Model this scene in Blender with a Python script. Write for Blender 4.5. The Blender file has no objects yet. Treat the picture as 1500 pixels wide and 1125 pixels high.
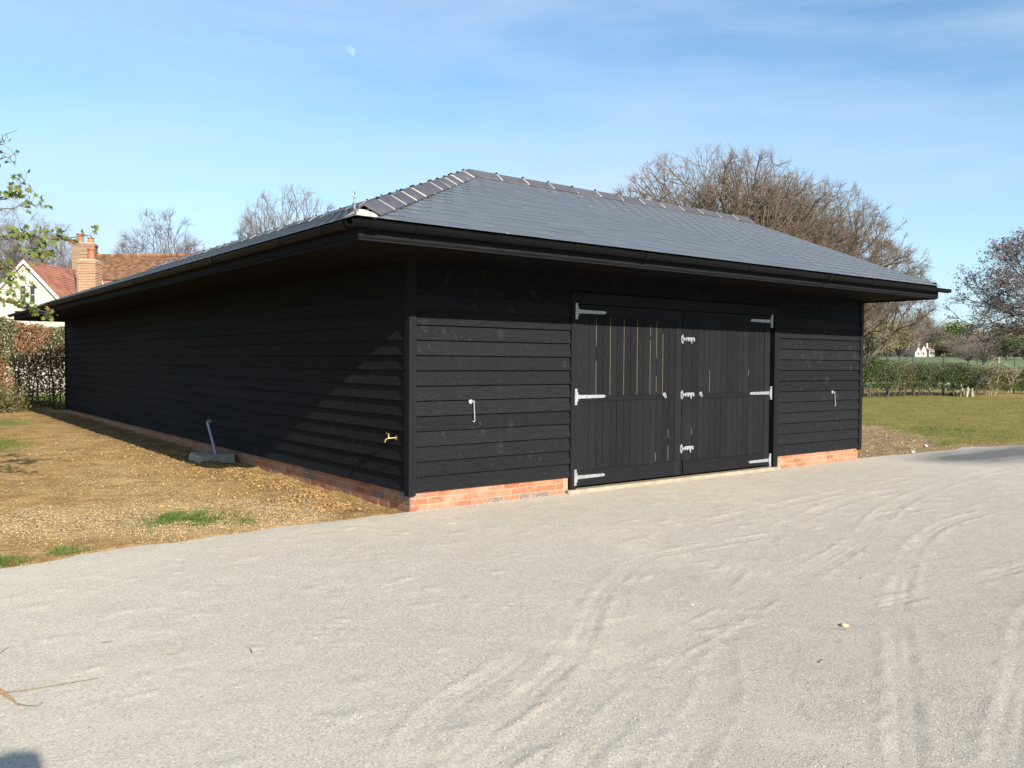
import bpy, bmesh, math, random
import numpy as np
from mathutils import Vector, Matrix
R = math.radians
rng = np.random.default_rng(7)
random.seed(7)
scene = bpy.context.scene
COL = scene.collection

# ------------------------------------------------------------------ camera
CAM = Vector((-4.62, -7.776, 1.6)); YAW, PITCH, ROLL, F = 0.654, -0.026, 0.007, 1252.2
fw = Vector((math.sin(YAW)*math.cos(PITCH), math.cos(YAW)*math.cos(PITCH), math.sin(PITCH)))
rt = Vector((math.cos(YAW), -math.sin(YAW), 0)); up = rt.cross(fw)
r2 = rt*math.cos(ROLL) + up*math.sin(ROLL); u2 = up*math.cos(ROLL) - rt*math.sin(ROLL)
cd = bpy.data.cameras.new('camera'); cam = bpy.data.objects.new('camera', cd); COL.objects.link(cam)
cam.matrix_world = Matrix(((r2.x, u2.x, -fw.x, CAM.x), (r2.y, u2.y, -fw.y, CAM.y), (r2.z, u2.z, -fw.z, CAM.z), (0, 0, 0, 1)))
cd.sensor_width = 36; cd.lens = F/1500*36; cd.clip_start = .05; cd.clip_end = 9000
scene.camera = cam
def at(x, y, D):                                    # real point seen at a bearing, D metres away on plan
    d = fw*F + r2*(x-750) - u2*(y-562.5)
    return CAM + d/math.hypot(d.x, d.y)*D

# ------------------------------------------------------------------ light
SUN = Vector((-0.105, -0.905, 0.415)).normalized()  # towards the sun
sd = bpy.data.lights.new('sun', 'SUN'); sun = bpy.data.objects.new('sun', sd); COL.objects.link(sun)
sd.energy = 5.0; sd.angle = R(.53); sd.color = (1, .93, .82)
sun.rotation_euler = (-SUN).to_track_quat('-Z', 'Y').to_euler()
world = bpy.data.worlds.new('World'); scene.world = world; world.use_nodes = True
wn = world.node_tree.nodes; wl = world.node_tree.links
bg = wn['Background']; bg.inputs[1].default_value = .093
sky = wn.new('ShaderNodeTexSky'); sky.sky_type = 'NISHITA'; sky.sun_disc = False
sky.sun_elevation = math.asin(SUN.z); sky.sun_rotation = math.atan2(SUN.x, SUN.y)
sky.altitude = 50; sky.air_density = 1.0; sky.dust_density = .35; sky.ozone_density = 1.8
tc = wn.new('ShaderNodeTexCoord'); mp = wn.new('ShaderNodeMapping'); mp.inputs['Scale'].default_value = (1.1, 1.1, 5.5)
mp.inputs['Rotation'].default_value = (.10, .06, .3)
wl.new(tc.outputs['Generated'], mp.inputs['Vector'])
n1 = wn.new('ShaderNodeTexNoise'); n1.inputs['Scale'].default_value = 1.5; n1.inputs['Detail'].default_value = 7; n1.inputs['Roughness'].default_value = .55; n1.inputs['Distortion'].default_value = .5
wl.new(mp.outputs[0], n1.inputs['Vector'])
cr = wn.new('ShaderNodeValToRGB'); cr.color_ramp.elements[0].position = .34; cr.color_ramp.elements[0].color = (0, 0, 0, 1)
cr.color_ramp.elements[1].position = .78; cr.color_ramp.elements[1].color = (.82, .82, .82, 1)
wl.new(n1.outputs['Fac'], cr.inputs[0])
tint = wn.new('ShaderNodeMix'); tint.data_type = 'RGBA'; tint.blend_type = 'MULTIPLY'; tint.inputs[0].default_value = 1
tint.inputs[7].default_value = (.82, 1.0, 1.05, 1); wl.new(sky.outputs[0], tint.inputs[6])
mx = wn.new('ShaderNodeMix'); mx.data_type = 'RGBA'; mx.inputs[7].default_value = (3.6, 4.5, 5.7, 1)
sx = wn.new('ShaderNodeSeparateXYZ'); wl.new(tc.outputs['Generated'], sx.inputs[0]); hz = wn.new('ShaderNodeValToRGB'); wl.new(sx.outputs[2], hz.inputs[0])
hz.color_ramp.elements[0].color = (.42, .42, .42, 1); hz.color_ramp.elements[0].position = .0; hz.color_ramp.elements[1].color = (0, 0, 0, 1); hz.color_ramp.elements[1].position = .32
mxx = wn.new('ShaderNodeMath'); mxx.operation = 'ADD'; mxx.use_clamp = True; wl.new(cr.outputs[0], mxx.inputs[0]); wl.new(hz.outputs[0], mxx.inputs[1]); wl.new(mxx.outputs[0], mx.inputs[0]); wl.new(tint.outputs[2], mx.inputs[6]); wl.new(mx.outputs[2], bg.inputs[0])
scene.view_settings.view_transform = 'Standard'; scene.view_settings.look = 'None'
scene.view_settings.exposure = 1.0; scene.view_settings.gamma = 1; scene.view_settings.use_curve_mapping = False
scene.render.engine = 'CYCLES'; scene.cycles.max_bounces = 6; scene.cycles.transparent_max_bounces = 8

# ------------------------------------------------------------------ helpers
def link(name, me, mat=None, parent=None, loc=None, kind=None, label=None, cat=None, group=None):
    o = bpy.data.objects.new(name, me); COL.objects.link(o)
    if mat and me and not me.materials: me.materials.append(mat)
    if parent: o.parent = parent
    if loc is not None: o.location = loc
    if kind: o['kind'] = kind
    if label: o['label'] = label
    if cat: o['category'] = cat
    if group: o['group'] = group
    return o
def thing(name, label, cat, loc=(0, 0, 0), rz=0, group=None):
    o = link(name, None, loc=loc, label=label, cat=cat, group=group); o.rotation_euler.z = rz
    return o
def copy_tree(o, parent=None, label=None):
    c = o.copy(); COL.objects.link(c)
    if parent: c.parent = parent
    if label: c['label'] = label
    for ch in list(o.children): copy_tree(ch, c)
    return c
def mesh(name, V, Fc, smooth=False):
    """V (n,3) array; Fc (m,k) array of one polygon size, or a list of lists"""
    me = bpy.data.meshes.new(name)
    if isinstance(Fc, np.ndarray):
        m, k = Fc.shape
        me.vertices.add(len(V)); me.vertices.foreach_set('co', np.asarray(V, np.float32).ravel())
        me.loops.add(m*k); me.loops.foreach_set('vertex_index', Fc.astype(np.int32).ravel())
        me.polygons.add(m); me.polygons.foreach_set('loop_start', np.arange(0, m*k, k, dtype=np.int32))
        me.polygons.foreach_set('loop_total', np.full(m, k, np.int32))
        me.update(calc_edges=True)
    else:
        me.from_pydata([tuple(v) for v in V], [], Fc); me.update()
    if smooth: me.polygons.foreach_set('use_smooth', np.ones(len(me.polygons), bool))
    return me
BOXF = [[0, 3, 2, 1], [4, 5, 6, 7], [0, 1, 5, 4], [1, 2, 6, 5], [2, 3, 7, 6], [3, 0, 4, 7]]
class MB:
    def __init__(s): s.v = []; s.f = []
    def hexa(s, P):                                  # 8 points: bottom ring 0-3, top ring 4-7
        b = len(s.v); s.v += [tuple(p) for p in P]; s.f += [[b+i for i in q] for q in BOXF]; return s
    def box(s, x0, x1, y0, y1, z0, z1):
        return s.hexa([(x0, y0, z0), (x1, y0, z0), (x1, y1, z0), (x0, y1, z0), (x0, y0, z1), (x1, y0, z1), (x1, y1, z1), (x0, y1, z1)])
    def poly(s, P):
        b = len(s.v); s.v += [tuple(p) for p in P]; s.f.append(list(range(b, b+len(P)))); return s
    def prism(s, P, d):                              # polygon P extruded by vector d
        b = len(s.v); n = len(P); d = Vector(d)
        s.v += [tuple(p) for p in P] + [tuple(Vector(p)+d) for p in P]
        s.f.append([b+i for i in range(n)][::-1]); s.f.append([b+n+i for i in range(n)])
        for i in range(n): j = (i+1) % n; s.f.append([b+i, b+j, b+n+j, b+n+i])
        return s
    def tube(s, P, r, k=8, caps=True):
        P = [Vector(p) for p in P]; rr = r if isinstance(r, (list, tuple)) else [r]*len(P); rings = []
        a = None
        for i, p in enumerate(P):
            t = (P[min(i+1, len(P)-1)] - P[max(i-1, 0)]).normalized()
            if a is None: a = t.orthogonal().normalized()
            else: a = (a - t*a.dot(t)).normalized()
            c = t.cross(a); b = len(s.v)
            for j in range(k):
                th = 2*math.pi*j/k; s.v.append(tuple(p + (a*math.cos(th)+c*math.sin(th))*rr[i]))
            rings.append(b)
        for q in range(len(rings)-1):
            for j in range(k):
                s.f.append([rings[q]+j, rings[q]+(j+1) % k, rings[q+1]+(j+1) % k, rings[q+1]+j])
        if caps: s.f.append([rings[0]+j for j in range(k)][::-1]); s.f.append([rings[-1]+j for j in range(k)])
        return s
    def me(s, name='m', smooth=False, bevel=0):
        m = mesh(name, s.v, s.f)
        if bevel or smooth:
            bm = bmesh.new(); bm.from_mesh(m)
            if bevel: bmesh.ops.bevel(bm, geom=bm.edges[:], offset=bevel, segments=1, affect='EDGES')
            bmesh.ops.recalc_face_normals(bm, faces=bm.faces[:])
            bm.to_mesh(m); bm.free()
            if smooth:
                m.polygons.foreach_set('use_smooth', np.ones(len(m.polygons), bool))
                try: m.set_sharp_from_angle(angle=R(40))
                except Exception: pass
        return m
    def obj(s, name, mat, parent=None, smooth=False, bevel=0, **k):
        return link(name, s.me(name, smooth, bevel), mat, parent, **k)
def fbm(x, y, scale, octv=4, seed=0, gain=.5):
    x = np.asarray(x, float)/scale; y = np.asarray(y, float)/scale; o = np.zeros(np.broadcast(x, y).shape); a = 1; tot = 0
    for k in range(octv):
        T = np.random.default_rng(seed*31+k).random((256, 256))
        xi = np.floor(x).astype(int); yi = np.floor(y).astype(int); fx = x-xi; fy = y-yi
        fx = fx*fx*(3-2*fx); fy = fy*fy*(3-2*fy)
        g = lambda i, j: T[(xi+i) & 255, (yi+j) & 255]
        o += a*((g(0, 0)*(1-fx)+g(1, 0)*fx)*(1-fy)+(g(0, 1)*(1-fx)+g(1, 1)*fx)*fy); tot += a; a *= gain; x = x*2.03+17; y = y*2.03+5
    return o/tot
def grid(name, xs, ys, zf, mat, kind, attrs=None, smooth=True, keep=None):
    X, Y = np.meshgrid(xs, ys); Z = zf(X, Y)
    V = np.stack([X.ravel(), Y.ravel(), Z.ravel()], 1); nx, ny = len(xs), len(ys)
    i = np.arange(nx-1)[None, :] + nx*np.arange(ny-1)[:, None]
    Fq = np.stack([i, i+1, i+nx+1, i+nx], -1).reshape(-1, 4)
    if keep is not None:
        cx = V[Fq].mean(1); Fq = Fq[keep(cx[:, 0], cx[:, 1])]
    me = mesh(name, V, Fq, smooth)
    for k, fn in (attrs or {}).items():
        a = me.attributes.new(k, 'FLOAT', 'POINT'); a.data.foreach_set('value', np.asarray(fn(X, Y), np.float32).ravel())
    return link(name, me, mat, kind=kind)

# ------------------------------------------------------------------ materials
class NT:
    def __init__(s, name):
        s.m = bpy.data.materials.new(name); s.m.use_nodes = True; s.n = s.m.node_tree.nodes; s.l = s.m.node_tree.links
        s.b = s.n['Principled BSDF']
    def put(s, sock, v):
        if hasattr(v, 'is_linked') or isinstance(v, bpy.types.NodeSocket): s.l.new(v, sock)
        elif isinstance(v, (tuple, list)) and len(v) == 3 and sock.type == 'RGBA': sock.default_value = (*v, 1)
        else: sock.default_value = v
    def node(s, t, ins=None, **a):
        n = s.n.new('ShaderNode'+t)
        for k, v in a.items(): setattr(n, k, v)
        for k, v in (ins or {}).items(): s.put(n.inputs[k], v)
        return n
    def coord(s, which='Object', scale=(1, 1, 1)):
        t = s.node('TexCoord').outputs[which] if which != 'World' else s.node('NewGeometry').outputs['Position']
        return s.node('Mapping', {'Vector': t, 'Scale': scale}).outputs[0]
    def noise(s, vec, scale, detail=4, rough=.55, dist=0): return s.node('TexNoise', {'Vector': vec, 'Scale': scale, 'Detail': detail, 'Roughness': rough, 'Distortion': dist}).outputs['Fac']
    def vor(s, vec, scale, out='Distance', feature='F1'): return s.node('TexVoronoi', {'Vector': vec, 'Scale': scale}, feature=feature).outputs[out]
    def ramp(s, fac, stops):
        r = s.node('ValToRGB', {0: fac}); e = r.color_ramp.elements
        while len(e) < len(stops): e.new(.5)
        for q, (p, c) in zip(e, stops): q.position = p; q.color = (*c, 1) if isinstance(c, tuple) else (c, c, c, 1)
        return r.outputs[0]
    def mix(s, f, a, b, blend='MIX'):
        n = s.node('Mix', data_type='RGBA', blend_type=blend); s.put(n.inputs[0], f); s.put(n.inputs[6], a); s.put(n.inputs[7], b); return n.outputs[2]
    def math(s, op, a, b=0.0): n = s.node('Math', operation=op); s.put(n.inputs[0], a); s.put(n.inputs[1], b); return n.outputs[0]
    def attr(s, name): return s.node('Attribute', attribute_name=name).outputs['Fac']
    def rnd(s): return s.node('ObjectInfo').outputs['Random']
    def bump(s, h, strength=.5, dist=.01, prev=None):
        n = s.node('Bump', {'Height': h, 'Strength': strength, 'Distance': dist})
        if prev is not None: s.l.new(prev, n.inputs['Normal'])
        return n.outputs[0]
    def out(s, color=None, rough=None, normal=None, metal=None, spec=None):
        if color is not None: s.put(s.b.inputs['Base Color'], color)
        if rough is not None: s.put(s.b.inputs['Roughness'], rough)
        if normal is not None: s.put(s.b.inputs['Normal'], normal)
        if metal is not None: s.put(s.b.inputs['Metallic'], metal)
        if spec is not None: s.put(s.b.inputs['Specular IOR Level'], spec)
        return s.m
M = {}
def simple(name, c, rough=.7, var=.25, scale=6, metal=0, bump=.2, bs=60, spec=.5, which='Object', rv=.15):
    t = NT(name); v = t.coord(which)
    a = t.noise(v, scale, 5); c0 = tuple(x*(1-var) for x in c); c1 = tuple(min(1, x*(1+var)) for x in c)
    col = t.ramp(a, [(.3, c0), (.7, c1)])
    col = t.mix(1.0, col, t.ramp(t.rnd(), [(0, 1-rv), (1, 1+rv)]), 'MULTIPLY')
    M[name] = t.out(col, rough, t.bump(t.noise(v, bs, 4), bump, .004), metal, spec)
    return M[name]

def black_wood(name, stretch, knots):
    t = NT(name); w = t.coord('World'); g = t.node('Mapping', {'Vector': w, 'Scale': stretch}).outputs[0]
    grain = t.noise(g, 9, 6, .65)
    rndv = t.rnd()
    col = t.ramp(grain, [(.25, (.0066, .007, .0084)), (.6, (.0126, .0130, .0148)), (.85, (.0205, .021, .0225))])
    col = t.mix(1.0, col, t.ramp(rndv, [(0, .84), (1, 1.18)]), 'MULTIPLY')
    fade = t.noise(w, .7, 3)
    col = t.mix(t.ramp(fade, [(.5, 0), (.75, .35)]), col, (.014, .014, .0145))
    if knots:
        kv = t.node('Mapping', {'Vector': w, 'Scale': (6.4, 6.4, 3.6)}).outputs[0]
        kv_ = t.node('TexVoronoi', {'Vector': t.mix(.06, kv, t.node('TexNoise', {'Vector': w, 'Scale': 22.0, 'Detail': 3.0}).outputs['Color']), 'Scale': 1.0, 'Randomness': 1.0}); kd = t.math('DIVIDE', kv_.outputs['Distance'], t.math('ADD', .25, t.math('MULTIPLY', t.node('SeparateXYZ', {0: kv_.outputs['Color']}).outputs[0], 1.35)))
        kn = t.ramp(kd, [(.07, .9), (.23, 0)])
        kn = t.math('MULTIPLY', kn, t.ramp(t.noise(w, 30, 5, .75), [(.44, 0), (.68, 1)]))
        kn = t.math('MULTIPLY', kn, t.ramp(t.noise(w, 1.1, 2), [(.3, .35), (.6, 1)]))
        col = t.mix(t.math('MULTIPLY', kn, knots), col, (.052, .052, .053))
        sp = t.ramp(t.vor(w, 13), [(.03, 1), (.06, 0)])
        col = t.mix(t.math('MULTIPLY', sp, .5*knots), col, (.09, .088, .086))
    nb = t.bump(grain, .35, .004); nb = t.bump(t.noise(g, 40, 4), .25, .002, nb)
    M[name] = t.out(col, t.ramp(grain, [(.3, .85), (.8, .62)]), nb, spec=.07)
black_wood('board_front', (1.2, 1, 14), .85)
black_wood('board_side', (1, 1.2, 14), .35)
black_wood('trim', (14, 14, 1.1), 0)
black_wood('plank', (16, 1, 1.0), .12)
black_wood('eave_wood', (1.1, 1.1, 12), 0)
simple('soffit', (.0062, .0056, .0052), .8, .3, 3, spec=.06)
simple('pale_wood', (.17, .14, .08), .8, .3, 20)
simple('sill', (.27, .23, .165), .85, .2, 8)
simple('dark_core', (.006, .006, .006), .9, spec=.05)
simple('gutter_plastic', (.0042, .0042, .005), .5, .15, 5, bump=.05, spec=.10)
simple('galv', (.31, .325, .34), .5, .22, 30, metal=.5, bump=.15)
simple('dull_nail', (.09, .09, .09), .6)
simple('brass', (.80, .52, .16), .22, .12, 20, metal=1, bump=.05)
simple('grey_plastic', (.33, .35, .37), .45, .08, 5, bump=.03)
simple('concrete', (.27, .25, .20), .9, .25, 12, bump=.6)
simple('concrete_pale', (.42, .40, .36), .9)
simple('mortar_white', (.42, .39, .35), .9, .15, 30, bump=.4)
simple('mortar_cream', (.44, .40, .32), .9, .18, 25, bump=.8)
simple('ridge_clay', (.066, .062, .070), .6, .2, 10, bump=.2)
simple('deck', (.012, .012, .012), .9)
t = NT('slate'); w = t.coord('World')
c = t.ramp(t.rnd(), [(0, (.080, .091, .105)), (.5, (.086, .097, .112)), (1, (.093, .104, .119))])
c = t.mix(1.0, c, t.ramp(t.noise(w, 1.2, 4), [(.3, .94), (.7, 1.05)]), 'MULTIPLY')
c = t.mix(t.ramp(t.vor(w, 2.2), [(.015, .8), (.04, 0)]), c, (.4, .4, .4))
M['slate'] = t.out(c, .52, t.bump(t.noise(w, 28, 5), .25, .004), spec=.45)
t = NT('slate_joined'); w = t.coord('World'); g = t.node('Mapping', {'Vector': w, 'Scale': (4, 4.9, 0)}).outputs[0]
c = t.ramp(t.vor(g, 1.0, 'Color'), [(0, (.080, .091, .105)), (1, (.093, .104, .119))])
c = t.mix(1.0, c, t.ramp(t.noise(w, 1.2, 4), [(.3, .94), (.7, 1.05)]), 'MULTIPLY')
M['slate_joined'] = t.out(c, .52, t.bump(t.noise(w, 28, 5), .25, .004), spec=.45)
t = NT('brick'); w = t.coord('World'); rr = t.rnd()
c = t.ramp(rr, [(0, (.27, .095, .05)), (.35, (.32, .135, .08)), (.62, (.36, .17, .105)), (.88, (.29, .115, .065)), (.95, (.17, .13, .12)), (1, (.20, .15, .13))])
c = t.mix(t.ramp(t.noise(w, 14, 5), [(.5, 0), (.8, .35)]), c, (.48, .28, .17))
c = t.mix(1.0, c, t.ramp(t.noise(w, 60, 4), [(.3, .8), (.7, 1.15)]), 'MULTIPLY')
c = t.mix(t.ramp(t.noise(w, 3.5, 5, .7), [(.48, 0), (.7, .45)]), c, (.40, .31, .22))
M['brick'] = t.out(c, .9, t.bump(t.noise(w, 70, 5), .6, .004), spec=.2)
simple('brick_mortar', (.36, .25, .16), .95, .2, 20, bump=.8, which='World')

t = NT('gravel'); w = t.coord('World'); ds = t.attr('dust')
v1 = t.vor(w, 95, 'Color'); v2 = t.vor(w, 240, 'Color')
c = t.mix(.45, t.ramp(v1, [(0, (.17, .16, .145)), (.3, (.37, .345, .31)), (.75, (.50, .47, .42)), (1, (.80, .76, .69))]),
          t.ramp(v2, [(0, (.17, .155, .14)), (.3, (.39, .365, .325)), (.8, (.50, .465, .41)), (1, (.75, .70, .63))]))
c = t.mix(t.ramp(t.noise(w, 1.4, 6, .6), [(.35, .55), (.68, 0)]), c, (.42, .378, .325))
c = t.mix(t.ramp(t.noise(w, 5.5, 6, .7), [(.42, 0), (.75, .4)]), c, (.50, .47, .42))
c = t.mix(t.math('MULTIPLY', ds, .8), c, (.54, .495, .41))
c = t.mix(t.math('MULTIPLY', t.attr('dark_strip'), 1.0), c, (.13, .13, .132))
c = t.mix(1.0, c, t.ramp(t.noise(w, 60, 6, .8), [(.3, .72), (.5, 1.0), (.7, 1.22)]), 'MULTIPLY')
pit = t.ramp(t.vor(w, 125, 'Color'), [(.0, .35), (.14, .5), (.24, 1.0), (.82, 1.0), (.9, 1.3), (1, 1.45)])
c = t.mix(t.math('SUBTRACT', .52, t.math('MULTIPLY', ds, .4)), c, t.mix(1.0, c, pit, 'MULTIPLY'))
c = t.mix(1.0, c, t.ramp(t.attr('coarse'), [(0, (.985, .95, .895)), (1, (.82, .785, .74))]), 'MULTIPLY')
h = t.math('ADD', t.vor(w, 95), t.math('MULTIPLY', t.vor(w, 210), .6)); h = t.math('ADD', h, t.math('MULTIPLY', t.noise(w, 70, 5, .8), 1.2))
st = t.math('SUBTRACT', .5, t.math('MULTIPLY', ds, .4))
bn = t.node('Bump', {'Height': h, 'Distance': .0035}); t.l.new(st, bn.inputs['Strength'])
M['gravel'] = t.out(c, .95, bn.outputs[0], spec=.15)
t = NT('soil'); w = t.coord('World'); ch = t.attr('chips'); gs = t.attr('green')
c = t.ramp(t.noise(w, 2.2, 8, .65), [(.28, (.215, .122, .044)), (.5, (.355, .22, .086)), (.72, (.45, .305, .135))])
c = t.mix(1.0, c, t.ramp(t.noise(w, 26, 6, .7), [(.3, .62), (.7, 1.25)]), 'MULTIPLY')
chip = t.ramp(t.vor(w, 85, 'Color'), [(.0, 0), (.55, 0), (.62, 1), (1, 1)])
cf = t.math('MULTIPLY', chip, t.math('MULTIPLY', ch, t.ramp(t.noise(w, 7, 5, .7), [(.38, .1), (.62, 1)])))
c = t.mix(t.math('MULTIPLY', t.attr('moist'), t.ramp(t.noise(w, 5, 6, .75), [(.4, 0), (.6, 1)])), c, (.15, .085, .030))
c = t.mix(cf, c, (.50, .385, .22))
c = t.mix(t.math('MULTIPLY', gs, t.ramp(t.noise(w, 9, 6, .7), [(.35, 0), (.6, .9)])), c, (.07, .10, .025))
bn = t.bump(t.math('ADD', t.noise(w, 22, 8, .7), t.math('MULTIPLY', t.vor(w, 46), .35)), .9, .03)
M['soil'] = t.out(c, 1, bn, spec=.1)
t = NT('lawn'); w = t.coord('World'); so = t.attr('soil')
c = t.ramp(t.noise(w, .9, 7, .65), [(.3, (.165, .15, .036)), (.55, (.22, .185, .052)), (.75, (.28, .22, .08))])
c = t.mix(1.0, c, t.ramp(t.noise(w, 16, 6, .8), [(.3, .6), (.7, 1.35)]), 'MULTIPLY')
sc = t.ramp(t.noise(w, 3, 8, .7), [(.3, (.155, .095, .05)), (.55, (.28, .19, .105)), (.75, (.38, .28, .165))])
sc = t.mix(1.0, sc, t.ramp(t.noise(w, 30, 6, .8), [(.3, .6), (.7, 1.4)]), 'MULTIPLY')
c = t.mix(so, c, sc)
M['lawn'] = t.out(c, 1, t.bump(t.noise(w, 25, 8, .8), .9, .03), spec=.1)
t = NT('field'); w = t.coord('World')
c = t.ramp(t.noise(w, .02, 5, .6), [(.3, (.11, .155, .075)), (.6, (.145, .19, .085)), (.8, (.18, .19, .095))])
c = t.mix(1.0, c, t.ramp(t.noise(w, .6, 6, .7), [(.3, .8), (.7, 1.2)]), 'MULTIPLY')
M['field'] = t.out(c, 1, spec=.1)

def leafmat(name, a, b, c3=None, sp=.3):
    t = NT(name); w = t.coord('World'); f = t.noise(w, 2.2, 2); g = t.vor(w, 19, 'Color')
    c = t.mix(.6, t.ramp(f, [(.35, a), (.65, b)]), t.ramp(g, [(0, a), (.6, b), (1, c3 or b)]))
    s = t.b; t.out(c, .6, spec=sp)
    tr = t.node('BsdfTranslucent'); t.put(tr.inputs[0], c); ms = t.node('MixShader', {0: .3})
    t.l.new(s.outputs[0], ms.inputs[1]); t.l.new(tr.outputs[0], ms.inputs[2]); t.l.new(ms.outputs[0], t.n['Material Output'].inputs[0])
    M[name] = t.m
leafmat('maple_leaf', (.085, .13, .025), (.17, .21, .04), (.22, .17, .05))
leafmat('beech_leaf', (.20, .085, .035), (.30, .15, .06), (.12, .13, .04))
leafmat('green_leaf', (.05, .085, .025), (.10, .14, .035), (.16, .17, .05))
leafmat('hedge_leaf', (.045, .07, .025), (.09, .115, .035), (.17, .17, .09))
leafmat('olive_leaf', (.10, .10, .035), (.15, .14, .045), (.12, .085, .04))
leafmat('bud', (.06, .045, .04), (.11, .085, .07), (.10, .10, .04))
leafmat('grass', (.06, .115, .018), (.12, .18, .035), (.2, .2, .06))
leafmat('lawn_grass', (.10, .115, .026), (.155, .15, .038), (.24, .2, .075))
leafmat('far_brown', (.21, .165, .135), (.29, .23, .185), (.24, .21, .15))  # far leaf colours are lightened to stand in for distance haze
leafmat('far_olive', (.20, .17, .09), (.26, .22, .11), (.16, .12, .07))
leafmat('far_green', (.10, .14, .035), (.16, .20, .05), (.13, .13, .05))
leafmat('far_dark', (.08, .10, .045), (.12, .14, .055), (.10, .10, .05))
simple('oak_bark', (.125, .102, .062), .9, .35, 5, bump=.5, which='World')
simple('oak_twig', (.175, .125, .092), .9, .25, 3, which='World')
simple('grey_bark', (.15, .13, .11), .9, .3, 5, which='World')
simple('grey_twig', (.19, .165, .15), .9, .25, 3, which='World')
simple('dark_bark', (.09, .075, .065), .9, .3, 6, which='World')
simple('dark_twig', (.17, .145, .15), .9, .3, 6, which='World')
simple('birch_twig', (.16, .13, .14), .9, .2, 3, which='World')
simple('cream_render', (.50, .455, .37), .9, .06, 3, which='World')
simple('white_paint', (.55, .53, .50), .6, .05, 3)
simple('glass', (.03, .035, .04), .08, .1, 2, bump=0)
simple('red_tile', (.30, .125, .08), .9, .35, 2.2, which='World')
simple('moss_tile', (.185, .092, .045), .95, .6, 4.5, which='World', bump=.8)
def far_brick(name, a, b, m):
    t = NT(name); p = t.node('SeparateXYZ', {0: t.node('NewGeometry').outputs['Position']}); v = t.node('CombineXYZ', {0: t.math('ADD', p.outputs[0], t.math('MULTIPLY', p.outputs[1], -.3)), 1: p.outputs[2]}).outputs[0]
    br = t.node('TexBrick', {'Vector': v, 'Color1': a, 'Color2': b, 'Mortar': m, 'Scale': 1.0, 'Mortar Size': .012, 'Brick Width': .225, 'Row Height': .075}); M[name] = t.out(br.outputs[0], .95, spec=.1)
far_brick('old_brick_pale', (.25, .12, .07), (.33, .18, .105), (.38, .30, .21)); far_brick('old_brick_brown', (.20, .11, .06), (.27, .15, .085), (.30, .21, .13))
simple('pot_clay', (.32, .13, .065), .8, .15, 8)
simple('lead', (.45, .45, .46), .6, .1, 8)
simple('steel', (.14, .145, .15), .5, .1, 8, metal=.3)
simple('post_dark', (.06, .06, .05), .8)
simple('post_pale', (.30, .26, .18), .8)
simple('stone_pale', (.45, .345, .20), .9, .4, 30, which='World')
simple('stone_grey', (.38, .35, .31), .9, .45, 35, which='World')
simple('straw', (.34, .21, .10), .7, .25, 60)
simple('stalk', (.16, .125, .085), .8, .25, 60)
simple('clod', (.29, .178, .07), 1, .35, 12, bump=1, which='World')
simple('cottage_wall', (.36, .34, .31), .9)
simple('far_roof', (.30, .19, .15), .9)
simple('far_dark_barn', (.03, .028, .03), .9)
simple('white_rail', (.42, .40, .36), .8)

# ------------------------------------------------------------------ ground
def terrain(x, y):
    r = np.hypot(x-CAM.x, y-CAM.y)
    t = np.clip((r-75)/255, 0, None)
    h = np.where(t < 1, 3.95*t**1.3, 3.95+np.minimum((r-330)*.03, 9))
    return h + (fbm(x, y, 60, 3, 4)-.5)*np.clip((r-100)/200, 0, 1)*2.0
def zbig(x, y):
    r = np.hypot(x-10, y-8)
    return terrain(x, y) - .12*np.clip((70-r)/10, 0, 1)
s_ = np.linspace(-1, 1, 321); c_ = np.sinh(s_*5.2)/np.sinh(5.2)*1900
grid('ground', c_+10, c_+10, zbig, M['field'], 'structure')

YARD = [(-40, -2.4), (-12, -1.35), (-6, -.62), (-3.77, -.30), (-3.5, -.26), (-2.73, -.06), (-2.48, -.12), (-1.47, .06), (-.3, .02), (0, 0.03), (8.5, .03), (8.7, .12), (9.6, .10), (11.6, -.1), (12.3, .02), (13.73, -.45), (20, -1.9), (40, -6)]
YX = np.array([p[0] for p in YARD]); YY = np.array([p[1] for p in YARD])
def yard_edge(x): return np.interp(x, YX, YY) + np.where((x < -.2) | (x > 8.9), (fbm(x, x*0, .35, 4, 9)-.5)*.16, 0)
TR = [([(-2.72, -4.94), (-1.53, -4.32), (-.69, -3.63), (.34, -3.0), (.92, -2.94), (2.26, -3.0), (3.87, -3.04), (6.96, -3.22), (11, -3.6)], .08),
      ([(-2.39, -5.29), (-1.55, -4.91), (-.83, -4.63), (-.07, -4.65), (.83, -4.82), (2.21, -4.88), (3.4, -4.95), (6, -5.2)], .09),
      ([(-1.33, -6.08), (-.12, -5.41), (.59, -5.0), (1.49, -4.56), (2.39, -4.16), (3.7, -3.73), (5.14, -3.6), (9, -3.4)], .085),
      ([(-1.8, -6.6), (-1.02, -6.31), (.42, -5.81), (1.35, -5.49), (3, -5.3)], .085),
      ([(-2.91, -4.9), (-2.56, -4.57), (-1.79, -4.18), (-.97, -3.43), (-.21, -2.91), (.89, -2.5), (3, -2.1), (7, -1.7)], .10),
      ([(-2.68, -5.07), (-2.07, -4.89), (-1.45, -4.62), (-.87, -4.52), (.18, -4.25), (2.31, -3.68), (5, -2.7), (9, -2.0), (14, -1.9)], .11),
      ([(-2.2, -5.6), (-1.2, -5.05), (-.3, -4.2), (1.0, -3.5), (3.2, -2.6), (6, -2.2), (12, -2.4)], .10)]
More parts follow.
